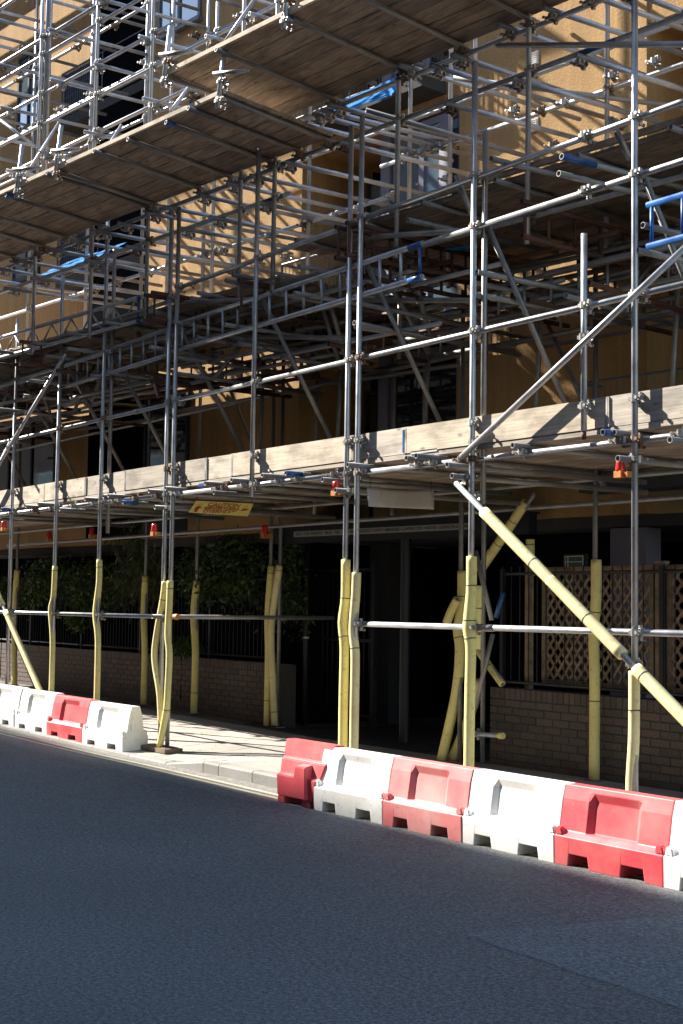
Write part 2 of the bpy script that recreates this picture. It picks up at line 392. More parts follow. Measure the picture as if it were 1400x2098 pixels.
# a slightly paler reinstated patch in the near carriageway
def sheet(name, pts, z, mat, parent=None):
    return mesh(name, [(p[0], p[1], zroad(p[0], p[1]) + z) for p in pts], [tuple(range(len(pts)))], mat, parent)
pa = [onZ(948, 1910, 0), onZ(1400, 1872, 0), onZ(1500, 1950, 0), onZ(1250, 2150, 0), onZ(1060, 2000, 0)]
qa = [onZ(948, 1912, 0), onZ(1440, 1868, 0), onZ(1440, 2080, 0), onZ(950, 1914, 0)]
pv = []; pf = []
for j in range(13):
    for i in range(13):
        a, b = i / 12, j / 12; p = (qa[0] * (1 - a) + qa[1] * a) * (1 - b) + (qa[3] * (1 - a) + qa[2] * a) * b
        pv.append((p.x + .01 * math.sin(j * 2.1), p.y + .012 * math.sin(i * 1.7), zroad(p.x, p.y) + .0012))
for j in range(12):
    for i in range(12): k = j * 13 + i; pf.append((k, k + 13, k + 14, k + 1))
mesh('road_patch', pv, pf, 'road_patch', road)
# double lines beside the kerb, worn to cream
def kerbY(x): return 7.04 if x > -12.6 else 7.04 + 0.02 * min(1.5, -12.6 - x)
for dy in (0.0, 0.115):
    v = []; f = []
    for i in range(0, 61):
        x = -34 + i * 0.6
        y = kerbY(x) - 0.40 + dy + 0.02 * math.sin(x * 0.9) + (0.05 * max(0, min(1, (-x - 10.5) / 2.5)))
        z = zroad(x, y) + 0.005
        v += [(x, y, z), (x, y + 0.052, z)]
        if i: f.append((2 * i - 2, 2 * i, 2 * i + 1, 2 * i - 1))
    struct(mesh('road_line', v, f, 'road_paint'))
# pavement with slabs
def zpav(x, y):
    k = max(0, min(1, (-12.2 - x) / 0.75)); t = max(0, min(1, (8.3 - y) / 1.15))
    return 0.10 + zr(x) - 0.092 * k * t
v = []; f = []; nx = 0
pxs = [-60, -40] + [-34 + 0.5 * i for i in range(0, 77)] + [12, 60]; pys = [7.15, 7.7, 8.3, 9.4, 15]
for x in pxs:
    for y in pys: v.append((x, y, zpav(x, y) - 0.012))
for i in range(len(pxs) - 1):
    for j in range(4): f.append((i * 5 + j, (i + 1) * 5 + j, (i + 1) * 5 + j + 1, i * 5 + j + 1))
pav = struct(mesh('pavement', v, f, 'joint'))
rng = random.Random(3)
x = -27.0; rows = [7.17, 7.78, 8.40, 9.00, 9.46]
for r in range(4):
    x = -27.0 + 0.3 * (r % 2)
    while x < -3.5:
        w_ = rng.choice([0.6, 0.75, 0.9]); g = 0.0065
        x0, x1, y0, y1 = x + g, x + w_ - g, rows[r] + g, rows[r + 1] - g
        dz = rng.uniform(-0.0025, 0.0025)
        c = [(x0, y0), (x1, y0), (x1, y1), (x0, y1)]
        vv = [(a, b, zpav(a, b) - 0.03) for a, b in c] + [(a, b, zpav(a, b) + dz) for a, b in c]
        mesh('paving_slab', vv, BOXF, 'paving', pav); x += w_
for ix in range(10):     # slabs running back into the passage, coloured dark for the shade there
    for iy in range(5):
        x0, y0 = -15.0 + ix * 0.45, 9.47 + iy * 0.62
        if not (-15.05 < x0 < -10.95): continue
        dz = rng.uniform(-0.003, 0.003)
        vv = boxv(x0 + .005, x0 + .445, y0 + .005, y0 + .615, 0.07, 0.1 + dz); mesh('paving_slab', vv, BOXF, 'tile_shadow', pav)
# kerb
kerb = struct(thing('kerb', '', '', (-12, 7.1, 0))); del kerb['label']; del kerb['category']
js = [-34 + 0.915 * i for i in range(23)] + [-13.0, -12.2, -11.9, -11.28, -10.55, -9.64, -8.72, -7.8, -6.9, -6, -5.1, -4.2, -3.3]
for a, b in zip(js[:-1], js[1:]):
    g = 0.006
    def kz(xx): return zpav(xx, 7.16) + (0.004 if xx < -13 else 0.0)
    y0a, y0b = kerbY(a), kerbY(b)
    bev = 0.018
    vv = []
    for xx, yy in ((a + g, y0a), (b - g, y0b)):
        zt = max(kz(xx), zr(xx) + 0.004)
        vv += [(xx, yy, -0.15), (xx, yy, max(zt - bev, -0.05)), (xx, yy + bev, zt), (xx, yy + 0.128, zt), (xx, yy + 0.128, -0.15)]
    ff = [(0, 5, 6, 1), (1, 6, 7, 2), (2, 7, 8, 3), (3, 8, 9, 4), (0, 1, 2, 3, 4), (9, 8, 7, 6, 5)]
    mesh('kerb_stone', vv, ff, 'granite', kerb)

# ------------------------------------------------------------------ brick garden walls
def brick_me(l, h, d):
    b = MB(); e = 0.004
    vs = []
    for (y, k) in ((0.0, e), (0.004, 0.0), (d, 0.0)):
        vs += [(-l / 2 + k, y, k), (l / 2 - k, y, k), (l / 2 - k, y, h - k), (-l / 2 + k, y, h - k)]
    f = [(0, 1, 2, 3)]
    for a in (0, 4): f += [(a + i, a + 4 + i, a + 4 + (i + 1) % 4, a + (i + 1) % 4) for i in range(4)]
    me = bpy.data.meshes.new('brick'); me.from_pydata(vs, [], [q[::-1] for q in f]); me.materials.append(M['brick']); me.update()
    bm = bmesh.new(); bm.from_mesh(me); bmesh.ops.recalc_face_normals(bm, faces=bm.faces); bm.to_mesh(me); bm.free()
    return me
BR = brick_me(0.215, 0.065, 0.05); BH = brick_me(0.1025, 0.065, 0.05); BS = brick_me(0.065, 0.105, 0.18)
def garden_wall(label, x0, x1, y, z0, z1, order):
    t = thing('garden_wall', label, 'wall', ((x0 + x1) / 2, y + 0.1, z0))
    box('wall_core', (x0 + .012, x1 - .012, y + 0.009, y + 0.215, z0 - 0.25, z1 - 0.008), 'mortar', t)
    items = []
    zc = z1 - 0.105
    i = 0
    xx = x0 + 0.0325
    while xx < x1 - 0.03: items.append((BS, xx, zc)); xx += 0.075
    k = 0; z = zc - 0.075
    while z > z0 - 0.08:
        xx = x0 + (0.1075 if k % 2 == 0 else 0.1075 + 0.1125)
        if k % 2: items.append((BH, x0 + 0.0515, z))
        while xx < x1 - 0.1: items.append((BR, xx, z)); xx += 0.225
        z -= 0.075; k += 1
    items.sort(key=lambda q: order(q[1]))
    for me, xx, z in items[:300]:
        put('brick', me, (xx, y + rng.uniform(-0.0015, 0.0015), z), t)
    if len(items) > 300:
        mb = MB()
        for me, xx, z in items[300:]:
            hw = 0.1075 if me is BR else (0.0512 if me is BH else 0.0325); h = 0.105 if me is BS else 0.065
            mb.box(xx - hw, xx + hw, y + rng.uniform(-0.0015, 0.0015), y + 0.05, z, z + h)
        o = mb.build('brick_courses', 'brick', t); o['kind'] = 'stuff'
    return t
garden_wall('low dark brick wall under the wooden trellis on the right', -10.72, -5.6, 9.5, 0.1, 0.86, lambda x: -x if x > -7.4 else x * 0 - abs(x + 9))
lw = garden_wall('long low dark brick wall with hedge and railings behind, on the left', -27.0, -15.12, 9.87, 0.1, 0.90, lambda x: -x)

# ------------------------------------------------------------------ railings and trellis
def railing(label, x0, x1, y, z0, z1, group=None, step=0.105, br=0.008):
    t = thing('railing', label, 'railing', ((x0 + x1) / 2, y, z0))
    tube('rail', (x0, y, z1), (x1, y, z1), t, 'dark_metal', 0.016)
    tube('rail', (x0, y, z0 + 0.06), (x1, y, z0 + 0.06), t, 'dark_metal', 0.016)
    me = bpy.data.meshes.new('bar'); v_, f_ = rodv((0, 0, 0.0), (0, 0, z1 - z0 + 0.02), br, 6); me.from_pydata([tuple(q) for q in v_], [], f_); me.materials.append(M['dark_metal'])
    n_ = int((x1 - x0) / step)
    for i in range(n_ + 1): put('bar', me, (x0 + i * step, y - 0.0, z0 + 0.05), t)
    k = x0
    while k <= x1 + 0.01:
        box('post', (k - 0.022, k + 0.022, y - 0.022, y + 0.022, z0 - 0.02, z1 + 0.05), 'dark_metal', t); k += 2.1
    return t
railing('black metal railings standing on the long left brick wall', -25.6, -15.4, 10.0, 0.9, 2.0)
railing('black metal railings in front of the wooden trellis on the right', -10.6, -5.7, 9.56, 0.86, 2.0, step=0.125, br=0.006)
def trellis(label, x0, x1, y, z0, z1):
    t = thing('trellis_panel', label, 'trellis', ((x0 + x1) / 2, y, z0))
    box('frame_rail', (x0, x1, y - 0.02, y + 0.02, z1 - 0.045, z1), 'trellis_wood', t)
    box('frame_rail', (x0 + .045, x1 - .045, y - 0.018, y + 0.018, z0, z0 + 0.04), 'trellis_wood', t)
    for a in (x0, x1 - 0.045): box('frame_stile', (a, a + 0.045, y - 0.019, y + 0.021, z0, z1 - 0.047), 'trellis_wood', t)
    H = z1 - z0 - 0.09; k = 1.25; zb = z0 + 0.04; zt = z1 - 0.045
    a0, a1 = x0 + 0.045, x1 - 0.045
    step = 0.105
    for sgn, yy in ((1, -0.008), (-1, 0.004)):
        c = a0 - H / k
        while c < a1 + H / k:
            pts = []
            # line: x = c + sgn * (z-zb)/k
            def X_(z): return c + (z - zb) / k if sgn > 0 else c + (zt - z) / k
            zs = [zb, zt]
            lo, hi = zb, zt
            for edge in (a0, a1):
                ze = zb + (edge - c) * k if sgn > 0 else zt - (edge - c) * k
                if sgn > 0:
                    if edge == a0: lo = max(lo, ze)
                    else: hi = min(hi, ze)
                else:
                    if edge == a0: hi = min(hi, ze)
                    else: lo = max(lo, ze)
            if hi - lo > 0.06:
                p, q = Vector((X_(lo), y + yy, lo)), Vector((X_(hi), y + yy, hi))
                d = (q - p).normalized(); n_ = Vector((-d.z, 0, d.x)) * 0.0125; th_ = Vector((0, 0.005, 0))
                vv = [p - n_ - th_, q - n_ - th_, q + n_ - th_, p + n_ - th_, p - n_ + th_, q - n_ + th_, q + n_ + th_, p + n_ + th_]
                mesh('slat', vv, BOXF, 'trellis_wood', t)
            c += step
    return t
trellis('wide diamond wooden trellis panel between its two brown posts', -10.10, -8.66, 9.64, 0.93, 2.06)
trellis('diamond wooden trellis panel at the right edge beyond the post', -8.50, -7.10, 9.64, 0.93, 2.06)
for k, (xx, lb) in enumerate(((-10.30, 'slim bare wooden post left of the trellis'), (-8.58, 'thick wooden post between the two trellis panels'))):
    wd = 0.03 if k == 0 else 0.05
    p_ = thing('fence_post', lb, 'post', (xx, 9.58, 0.86))
    box('shaft', (xx - wd, xx + wd, 9.61, 9.67, 0.86, 2.07), 'trellis_wood', p_)
    box('cap', (xx - wd - .008, xx + wd + .008, 9.602, 9.678, 2.07, 2.095), 'trellis_wood', p_)

# ------------------------------------------------------------------ apartment building
B = thing('apartment_building', 'ochre rendered apartment block with recessed balconies behind the scaffolding', 'building', MP(0, 3, 0))
FO = 2.6
WALLS = [(2.42, 5.08, FO), (-4.15, -0.47, FO), (-11.5, -6.55, 3.4), (7.9, 14.0, FO), (-20, -13.8, 3.4)]
for a, b, o_ in WALLS: mbox('wall_panel', (a, b, o_, o_ + 1.25, 2.62, 14.0), 'ochre_render', B)
mbox('wall_panel', (1.0, 2.42, FO + .004, FO + 0.3, 2.62, 3.25), 'ochre_render', B)
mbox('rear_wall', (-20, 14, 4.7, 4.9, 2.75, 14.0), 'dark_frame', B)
LOG = [(-0.47, 2.42), (5.08, 7.9), (-6.55, -4.15), (-13.8, -11.5)]
for i, (a, b) in enumerate(LOG):
    for z in (5.0, 7.85, 10.65):
        mbox('floor_slab', (a + .002, b - .002, (FO if a > -5 else 3.4) + 0.02, 4.7, z - 0.22, z), 'ochre_render', B)
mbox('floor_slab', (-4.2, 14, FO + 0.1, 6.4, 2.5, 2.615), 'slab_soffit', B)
mbox('loggia_shade_sheet', (-6.5, -4.152, 3.02, 3.1, 2.7, 14), 'undercroft', B)  # added black sheet in place of the shade inside the recessed loggia
# glazing of the middle bay, floor by floor
def window(a, b, z0, z1, off, frame='dark_frame', pane='dark_glass', cols=1, rows=1, fw=0.055, proud=0.05, par=B, curtain=False):
    wf = MB()
    wf.mbox(a, b, off - proud, off, z0, z0 + fw); wf.mbox(a, b, off - proud, off, z1 - fw, z1)
    wf.mbox(a, a + fw, off - proud, off, z0 + fw, z1 - fw); wf.mbox(b - fw, b, off - proud, off, z0 + fw, z1 - fw)
    for c in range(1, cols):
        x = a + (b - a) * c / cols; wf.mbox(x - fw / 2, x + fw / 2, off - proud + .002, off, z0 + fw, z1 - fw)
    for r in range(1, rows):
        z = z0 + (z1 - z0) * r / rows; wf.mbox(a + fw, b - fw, off - proud + .004, off, z - fw / 2, z + fw / 2)
    o = wf.build('window', frame, par)
    mbox('pane', (a + fw * .6, b - fw * .6, off - proud * 0.45, off - proud * 0.45 + 0.006, z0 + fw * .6, z1 - fw * .6), pane, o)
    mbox('sill', (a - 0.04, b + 0.04, off - proud - 0.05, off, z0 - 0.045, z0 - 0.002), frame, o)
    return o
for z0, z1, pn in ((3.05, 4.72, 'dark_glass'), (5.1, 7.5, 'pale_glass'), (7.95, 10.3, 'dark_glass')):
    window(1.17, 2.36, z0, z1, FO + 0.16, 'lavender_frame', pn, 2, 1, 0.07)
    mbox('window_pier', (0.98, 1.14, FO + 0.08, FO + 0.3, z0, z1 + 0.1), 'lavender_frame', B)
    window(0.02, 0.97, z0, z1 - 0.25, FO + 0.75, 'dark_frame', pn, 2, 1, 0.05)
# casement standing open beside the ochre wall
oc = mesh('casement', [], [], 'lavender_frame', B, origin=MP(2.36, 2.5, 5.9)) if False else None
mb = MB()
a, b, z0, z1, o_ = 1.86, 2.34, 5.95, 7.4, FO - 0.06
mb.mbox(a, b, o_ - .05, o_, z0, z0 + .08); mb.mbox(a, b, o_ - .05, o_, z1 - .08, z1); mb.mbox(a, a + .08, o_ - .05, o_, z0 + .08, z1 - .08); mb.mbox(b - .14, b, o_ - .05, o_, z0 + .08, z1 - .08)
cs = mb.build('casement', 'lavender_frame', B); mbox('pane', (a + .06, b - .12, o_ - .03, o_ - .024, z0 + .06, z1 - .06), 'pale_glass', cs)
for i in range(5):
    cz = MB(); cz.mbox(1.2 + i * .09, 1.26 + i * .09, FO + .2, FO + .23, 5.3, 7.4); cz.build('curtain', 'curtain', B)
for c, z0, z1 in ((5.08, 3.0, 4.7), (5.08, 5.1, 7.4), (5.08, 7.95, 10.2)):
    window(5.75, 7.8, z0, z1, 4.69, 'dark_frame', 'dark_glass', 3, 1, 0.07)
    window(-6.4, -4.3, z0, z1, 4.69, 'dark_frame', 'dark_glass', 2, 1, 0.05)
window(-3.98, -2.86, 10.2, 11.6, FO + 0.005, 'grey_metal', 'pale_glass', 2)
window(-3.08, -2.86, 8.94, 9.2, FO + 0.005, 'dark_frame', 'pale_glass')
window(-10.0, -9.15, 10.45, 11.9, 3.405, 'dark_frame', 'pale_glass', 2)
window(-10.0, -9.0, 7.6, 9.2, 3.405, 'dark_frame', 'pale_glass', 2)
window(-4.1, -2.95, 3.1, 4.75, FO + 0.005, 'dark_frame', 'dark_glass', 2)
window(-10.8, -8.2, 3.3, 5.0, 3.405, 'dark_frame', 'dark_glass', 3)
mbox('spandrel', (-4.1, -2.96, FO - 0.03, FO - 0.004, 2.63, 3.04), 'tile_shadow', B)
for z in (6.88, 7.63):    # louvred vents
    v_ = mbox('vent', (3.50, 3.63, FO - 0.012, FO - 0.001, z, z + 0.15), 'vent_white', B)
    for k in range(6): mbox('louvre', (3.515, 3.615, FO - 0.02, FO - 0.0125, z + 0.014 + k * 0.022, z + 0.024 + k * 0.022), 'vent_white', v_)
v_ = mbox('vent', (-2.05, -1.93, FO - 0.012, FO - 0.001, 6.35, 6.5), 'vent_white', B)
for k in range(6): mbox('louvre', (-2.035, -1.945, FO - 0.02, FO - 0.0125, 6.364 + k * 0.022, 6.374 + k * 0.022), 'vent_white', v_)
def balcony(s0, s1, zt, h, off=2.2, cross=0, wall=FO):
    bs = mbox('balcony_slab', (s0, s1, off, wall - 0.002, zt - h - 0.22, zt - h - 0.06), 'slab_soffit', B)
    mb = MB()
    for z in (zt, zt - h):
        mb.add(*rodv(MP(s0, off + .03, z), MP(s1, off + .03, z), 0.016)); mb.add(*rodv(MP(s0, off + .03, z), MP(s0, wall, z), 0.016))
    n_ = int((s1 - s0) / 0.075)
    for i in range(n_ + 1):
        s = s0 + (s1 - s0) * i / n_; mb.add(*rodv(MP(s, off + .03, zt), MP(s, off + .03, zt - h - .06), 0.005, 4))
    for k in range(1, cross + 1):
        z = zt - h * k / (cross + 1); mb.add(*rodv(MP(s0, off + .026, z), MP(s1, off + .026, z), 0.005, 4))
    for s in (s0, (s0 + s1) / 2, s1): mb.add(*rodv(MP(s, off + .03, zt), MP(s, off + .03, zt - h - .06), 0.02, 6))
    o = mb.build('balcony_railing', 'grey_metal', B); o['kind'] = 'stuff'
    if cross: mbox('balcony_panel', (s0 + .02, s1 - .02, off + .06, off + .075, zt - h, zt - .03), 'balcony_panel', B)
balcony(-7.7, -5.0, 10.85, 0.78, 3.0, 4, 3.4); balcony(-7.7, -5.0, 8.05, 0.78, 3.0, 4, 3.4)
balcony(4.5, 8.2, 6.36, 0.98, 2.2); balcony(-0.4, 2.2, 6.04, 0.9, 2.2); balcony(-0.4, 2.2, 8.8, 0.9, 2.2)
balcony(4.5, 8.2, 3.95, 0.9, 2.25)
# ground floor: dark undercroft behind the gantry
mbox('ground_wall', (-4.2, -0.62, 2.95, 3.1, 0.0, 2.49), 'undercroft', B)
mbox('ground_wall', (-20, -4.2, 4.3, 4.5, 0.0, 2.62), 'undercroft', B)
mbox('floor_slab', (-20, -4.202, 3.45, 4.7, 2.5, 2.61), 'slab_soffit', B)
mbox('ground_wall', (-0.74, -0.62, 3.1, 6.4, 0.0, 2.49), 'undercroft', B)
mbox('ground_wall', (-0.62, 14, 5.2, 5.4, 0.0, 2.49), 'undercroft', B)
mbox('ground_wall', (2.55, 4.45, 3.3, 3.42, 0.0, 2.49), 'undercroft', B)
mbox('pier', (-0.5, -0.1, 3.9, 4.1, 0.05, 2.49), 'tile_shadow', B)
mbox('pier', (4.5, 4.95, 2.75, 3.0, 0.05, 2.49), 'lavender_frame', B)
cp = onZ(828, 1520, 0.1)
vs_, fs_ = rodv((cp.x, cp.y, 0.05), (cp.x, cp.y, 2.49), 0.06, 16); cl = mesh('column', vs_, fs_, 'dark_metal', B, False)
# lettered beam over the passage
LB = thing('lettered_beam', 'black steel beam with a pale strip of capital lettering over the passage', 'beam', MP(1.5, 2.3, 2.45))
mbox('beam', (-0.62, 3.79, 2.30, 2.42, 2.44, 2.66), 'dark_metal', LB)
mbox('flange', (-0.62, 3.795, 2.26, 2.46, 2.66, 2.675), 'dark_metal', LB)
st = mbox('strip', (-0.15, 3.0, 2.292, 2.299, 2.515, 2.585), 'letter_strip', LB)
text_mesh('lettering', 'BUILT \u2022 FOR \u2022 PEABODY \u2022 TRUST \u2022 THE \u2022 YEAR \u2022 2000 \u2022 ARCHITECT \u2022 LEVITT \u2022 BERNSTEIN \u2022 CONTRACTOR \u2022 WALTER \u2022 LLEWELLYN & \u2022 SONS', 0.052, 'letter_black', st,
          MP(-0.1, 2.2895, 2.549), U, (0, 0, 1), sx=0.92, extrude=0.0008)
# passage gate and downpipe
pg = thing('passage_gate', 'black barred gate standing in the dark passage opening', 'gate', (-14.9, 10.6, 0.1))
for xx in (-15.5, -14.15): box('gate_post', (xx - .03, xx + .03, 10.57, 10.63, 0.1, 2.2), 'dark_metal', pg)
for z in (0.25, 1.2, 2.1): box('gate_rail', (-15.47, -14.18, 10.585, 10.615, z, z + 0.04), 'dark_metal', pg)
for i in range(11): tube('bar', (-15.4 + i * .115, 10.6, 0.29), (-15.4 + i * .115, 10.6, 2.1), pg, 'dark_metal', 0.009)
dp = thing('downpipe', 'dark downpipe with a pale collar at the passage corner', 'pipe', (-15.05, 10.2, 0.1))
dq = Vector((-15.06, 10.18, 0.1))
tube('pipe', dq, dq + Vector((0, 0, 2.35)), dp, 'dark_metal', 0.035); tube('collar', dq + Vector((0, 0, 1.13)), dq + Vector((0, 0, 1.155)), dp, 'vent_white', 0.043); tube('collar', dq + Vector((0, 0, 2.0)), dq + Vector((0, 0, 2.05)), dp, 'dark_metal', 0.043)
gs = thing('notice', 'small dark green notice above the wooden trellis', 'sign', (-10.33, 10.29, 2.08))
box('plate', (-10.46, -10.20, 10.29, 10.30, 2.08, 2.2), 'sign_green', gs)
mb = MB()
for b in ((-10.46, -10.2, 2.192, 2.2), (-10.46, -10.2, 2.136, 2.142), (-10.46, -10.2, 2.08, 2.087), (-10.46, -10.454, 2.087, 2.192), (-10.206, -10.2, 2.087, 2.192), (-10.42, -10.413, 2.087, 2.192)):
    mb.box(b[0], b[1], 10.286, 10.2895, b[2], b[3])
mb.build('border', 'vent_white', gs)
box('backing_panel', (-10.5, -10.16, 10.302, 10.32, 0.9, 2.22), 'dark_frame', gs)

# ------------------------------------------------------------------ block across the street (it shades the carriageway)
OB = thing('opposite_building', 'brown brick block across the street whose shadow lies over the road', 'building', (0, -6, 0))
ang = math.radians(-3.15); ud = Vector((math.cos(ang), math.sin(ang), 0)); nd = Vector((-math.sin(ang), math.cos(ang), 0))
def OP(s, o, z): return Vector((-10, -4.0, 0)) + ud * s + nd * o + Vector((0, 0, z))
def obox(name, s0, s1, o0, o1, z0, z1, mat, par): return mesh(name, [OP(v.x, v.y, v.z) for v in boxv(s0, s1, o0, o1, z0, z1)], BOXF, mat, par)
HOB = 17.5
obox('wall', -75, 40, -12, 0, -0.3, HOB - 0.3, 'opposite_brick', OB)
obox('parapet', -75, 40, -0.35, 0.06, HOB - 0.3, HOB, 'slab_soffit', OB)
for r in range(5):
    for c in range(14):
        s = -32 + c * 3.4; z = 1.2 + r * 3.05
        f_ = obox('window', s, s + 1.5, 0.003, 0.06, z, z + 1.7, 'vent_white', OB)
        obox('pane', s + .08, s + 1.42, 0.061, 0.07, z + .08, z + 1.62, 'pale_glass', f_)
# footway on the other side
struct(box('far_pavement', (-120, 60, -4.6, -2.2, -0.2, 0.11), 'paving'))
#PART3

# ================================================================== SCAFFOLDING
ZA = Vector((0, 0, 1)); XA = Vector((1, 0, 0)); YA = Vector((0, 1, 0))
PY = YF - 0.05                       # posts stand just in front of the ledgers
# ---------------- gantry over the pavement
G = thing('gantry_scaffold', 'galvanised tube gantry over the pavement, with its boarded walkway and toe boards', 'scaffold', (-12, 8.4, 0.1))
def gpost(x, z0, z1, y=PY, lean=0.0, mat='galvanised'): return tube('standard', (x - lean, y, z0), (x, y, z1), G, mat)
front = [(-6.92, 0.11, 8.2), (-8.70, 0.11, 6.18), (-10.29, 0.11, 6.17), (-10.46, 0.11, 6.12), (-13.78, 0.09, 6.1), (-13.95, 0.09, 6.0),
         (-15.61, 0.11, 6.4), (-16.91, 0.13, 5.9), (-18.39, 0.15, 5.57), (-20.2, 0.16, 5.6), (-22.2, 0.17, 5.6), (-5.2, 0.11, 7)]
front = [(x * 0.99333, a, b) for x, a, b in front]
for x, a, b in front: gpost(x, a, b, lean=0.002 * (b - a) * (0.3 if x > -9 else 1))
gpost(-12.02, 2.74, 6.47, lean=0.02); gpost(-7.38, 2.97, 4.46)
for x in (-8.62, -15.5): gpost(x, 2.5, 6.0 if x < -10 else 5.6, PY + 0.10, 0, 'dull_steel')
# base plates on wooden sole boards
for x, a, b in front[:6]:
    box('base_plate', (x - .075, x + .075, PY - .075, PY + .075, a - 0.006, a + 0.002), 'dull_steel', G)
box('sole_board', (-14.2, -13.55, PY - .11, PY + .11, 0.035, 0.083), 'sole_wood', G)
for x in (-10.37, -8.7, -6.92): box('sole_board', (x - .25, x + .25, PY - .11, PY + .11, 0.085, 0.103), 'sole_wood', G)
allx = [x for x, a, b in front] + [-12.02, -7.38]
def ledger(x0, x1, z, y=YF, name='ledger', mat='galvanised', cps=True, dz=0.0):
    o = tube(name, (x0, y, z - dz), (x1, y, z + dz), G, mat)
    if cps:
        for x in allx:
            if x0 - .05 < x < x1 + .05 and not (x == -7.38 and z < 2.9) and not (x == -12.02 and z < 2.7):
                coupler((x, y - 0.05, z), G, ZA, XA)
    return o
ledger(-10.22, -5, 1.495, name='guard_rail'); ledger(-24, -13.85, 1.51, name='guard_rail')
ledger(-10.25, -4, 2.865); ledger(-13.72, -10.42, 2.87); ledger(-24, -13.9, 2.875)
ledger(-13.9, -4, 3.92, name='guard_rail'); ledger(-24, -13.75, 3.90, name='guard_rail')
ledger(-9.35, -4, 4.795); ledger(-10.25, -4, 5.22); ledger(-13.74, -10.35, 5.20); ledger(-24, -15.4, 4.72); ledger(-17.0, -13.8, 5.10, dz=-.02); ledger(-24, -16.95, 5.12)
tube('joint_sleeve', (-7.45, YF, 4.795), (-7.20, YF, 4.795), G, 'coupler_steel', 0.030)
tube('joint_sleeve', (-14.75, YF, 3.90), (-14.62, YF, 3.90), G, 'coupler_steel', 0.030)
tube('joint_sleeve', (-8.72 + .1, YF, 1.495), (-8.42, YF, 1.495), G, 'coupler_steel', 0.030)
# cross rails closing the two walkway ends
for x, zz, y1 in ((-13.83, 1.51, 9.75), (-13.83, 2.72, 9.75), (-10.36, 2.70, 9.6), (-8.72, 2.72, 9.6), (-6.9, 2.72, 9.6)):
    tube('transom', (x, 7.3, zz), (x, y1, zz), G, 'dull_steel'); coupler((x + .05, PY, zz), G, ZA, YA)
# transoms whose ends poke out over the ledger
tx = [-6.45, -6.98, -7.03, -8.05, -8.78, -9.15, -9.35, -10.15, -10.6, -11.2, -11.55, -12.2, -12.6, -12.72, -13.6, -14.05, -14.6, -15.0, -15.15, -15.7, -16.3, -16.95, -17.5, -18.3, -19.0, -19.7, -20.5]
for i, x in enumerate(tx):
    lo = 2.86 + 0.0565 if i % 4 else 2.815
    yy = 7.30 + rng.uniform(-.05, .05)
    t_ = tube('transom', (x, yy, lo), (x, 9.65, lo), G, 'dull_steel')
    if i % 7 == 2: band((x, yy, lo), (x, 9.65, lo), 0.0, 0.08, G)
    coupler((x, YF, 2.87), G, XA, ZA)
# rear standards and ledgers
rear = [(onY(p, 1300, y).x, y, 4.9) for p, y in ((1220, 9.36), (553, 9.68), (572, 9.72), (401, 9.70), (296, 9.70), (31, 9.60), (944, 9.21))] + [(-10.6, 9.3, 4.9), (-7.2, 9.36, 4.9), (-12.7, 9.75, 4.7), (-13.9, 9.5, 4.7)]
for x, y, z in rear:
    z0 = 0.11 + zr(x) if x not in (-12.7, -13.9) else 2.7
    tube('standard', (x, y, z0), (x, y, z), G, 'dull_steel')
    if z0 < 1: box('base_plate', (x - .07, x + .07, y - .07, y + .07, z0 - .008, z0 + .002), 'dull_steel', G)
box('sole_board', (-15.55, -14.95, 9.58, 9.86, 0.10, 0.128), 'dark_frame', G)
for z, y in ((2.86, 9.42), (2.66, 9.66), (4.3, 9.45), (4.75, 9.45), (3.55, 9.5)):
    tube('ledger', (-24, y + .06, z), (-4, y + .06 - .1, z), G, 'dull_steel')
for x in (-15.25, -9.13, -10.8): coupler((x, 9.4, 2.86), G, ZA, XA)
# knee braces from the front beam down to the back of the walkway
for x in (-6.92, -8.62, -10.29, -12.1, -13.85, -15.6, -16.9, -18.4, -20.2):
    tube('brace', (x + .05, 7.52, 4.82), (x + .05, 8.72, 2.95), G, 'dull_steel')
for x in (-8.2, -11.6, -13.2, -14.9, -17.2, -9.9):       # raking struts at the back
    tube('brace', (x, 9.3, 2.95), (x + .18, 9.25, 4.7), G, 'dull_steel')
for x0, x1 in ((-8.4, -7.5), (-10.0, -8.9), (-16, -14.6)): tube('brace', (x0, 9.5, 4.6), (x1, 9.35, 2.95), G, 'dull_steel')
# long facade braces in front
def pline(name, p, q, y, mat='galvanised'):
    return tube(name, onY(p[0], p[1], y), onY(q[0], q[1], y), G, mat)
pline('brace', (945, 937), (1440, 474), PY - 0.06); coupler(onY(1196, 690, PY), G, ZA, (0.7, 0, .7)); coupler(onY(1312, 600, PY), G, ZA, XA); coupler(onY(970, 905, PY), G, ZA, XA)
pline('brace', (0, 958 - 10), (133, 727), PY - 0.06); pline('brace', (-90, 1130), (22, 905), PY - .06)
pline('raker', (935, 990), (1470, 1541), PY - 0.06); pline('raker', (-60, 1090), (85, 1422), PY - 0.06)
coupler(onY(968, 1018, PY), G, ZA, (.7, 0, -.7)); coupler(onY(1296, 1362, PY), G, ZA, (.7, 0, -.7))
# horizontal ties under the bridge
for x, za, zb in ((-10.25, 4.42, 4.36), (-13.7, 4.40, 4.36), (-8.6, 4.4, 4.4), (-6.8, 4.4, 4.4)):
    tube('transom', (x, 7.45, za), (x, 9.55, zb), G, 'dull_steel'); tube('transom', (x - .06, 7.45, za - .17), (x - .06, 9.5, zb - .17), G, 'dull_steel')
for (p, q, y) in (((380, 620), (530, 612), 7.56), ((490, 690), (705, 692), 7.9), ((745, 615), (965, 615), 7.8), ((765, 485), (985, 470), 7.62)):
    pline('tie', p, q, y, 'dull_steel')
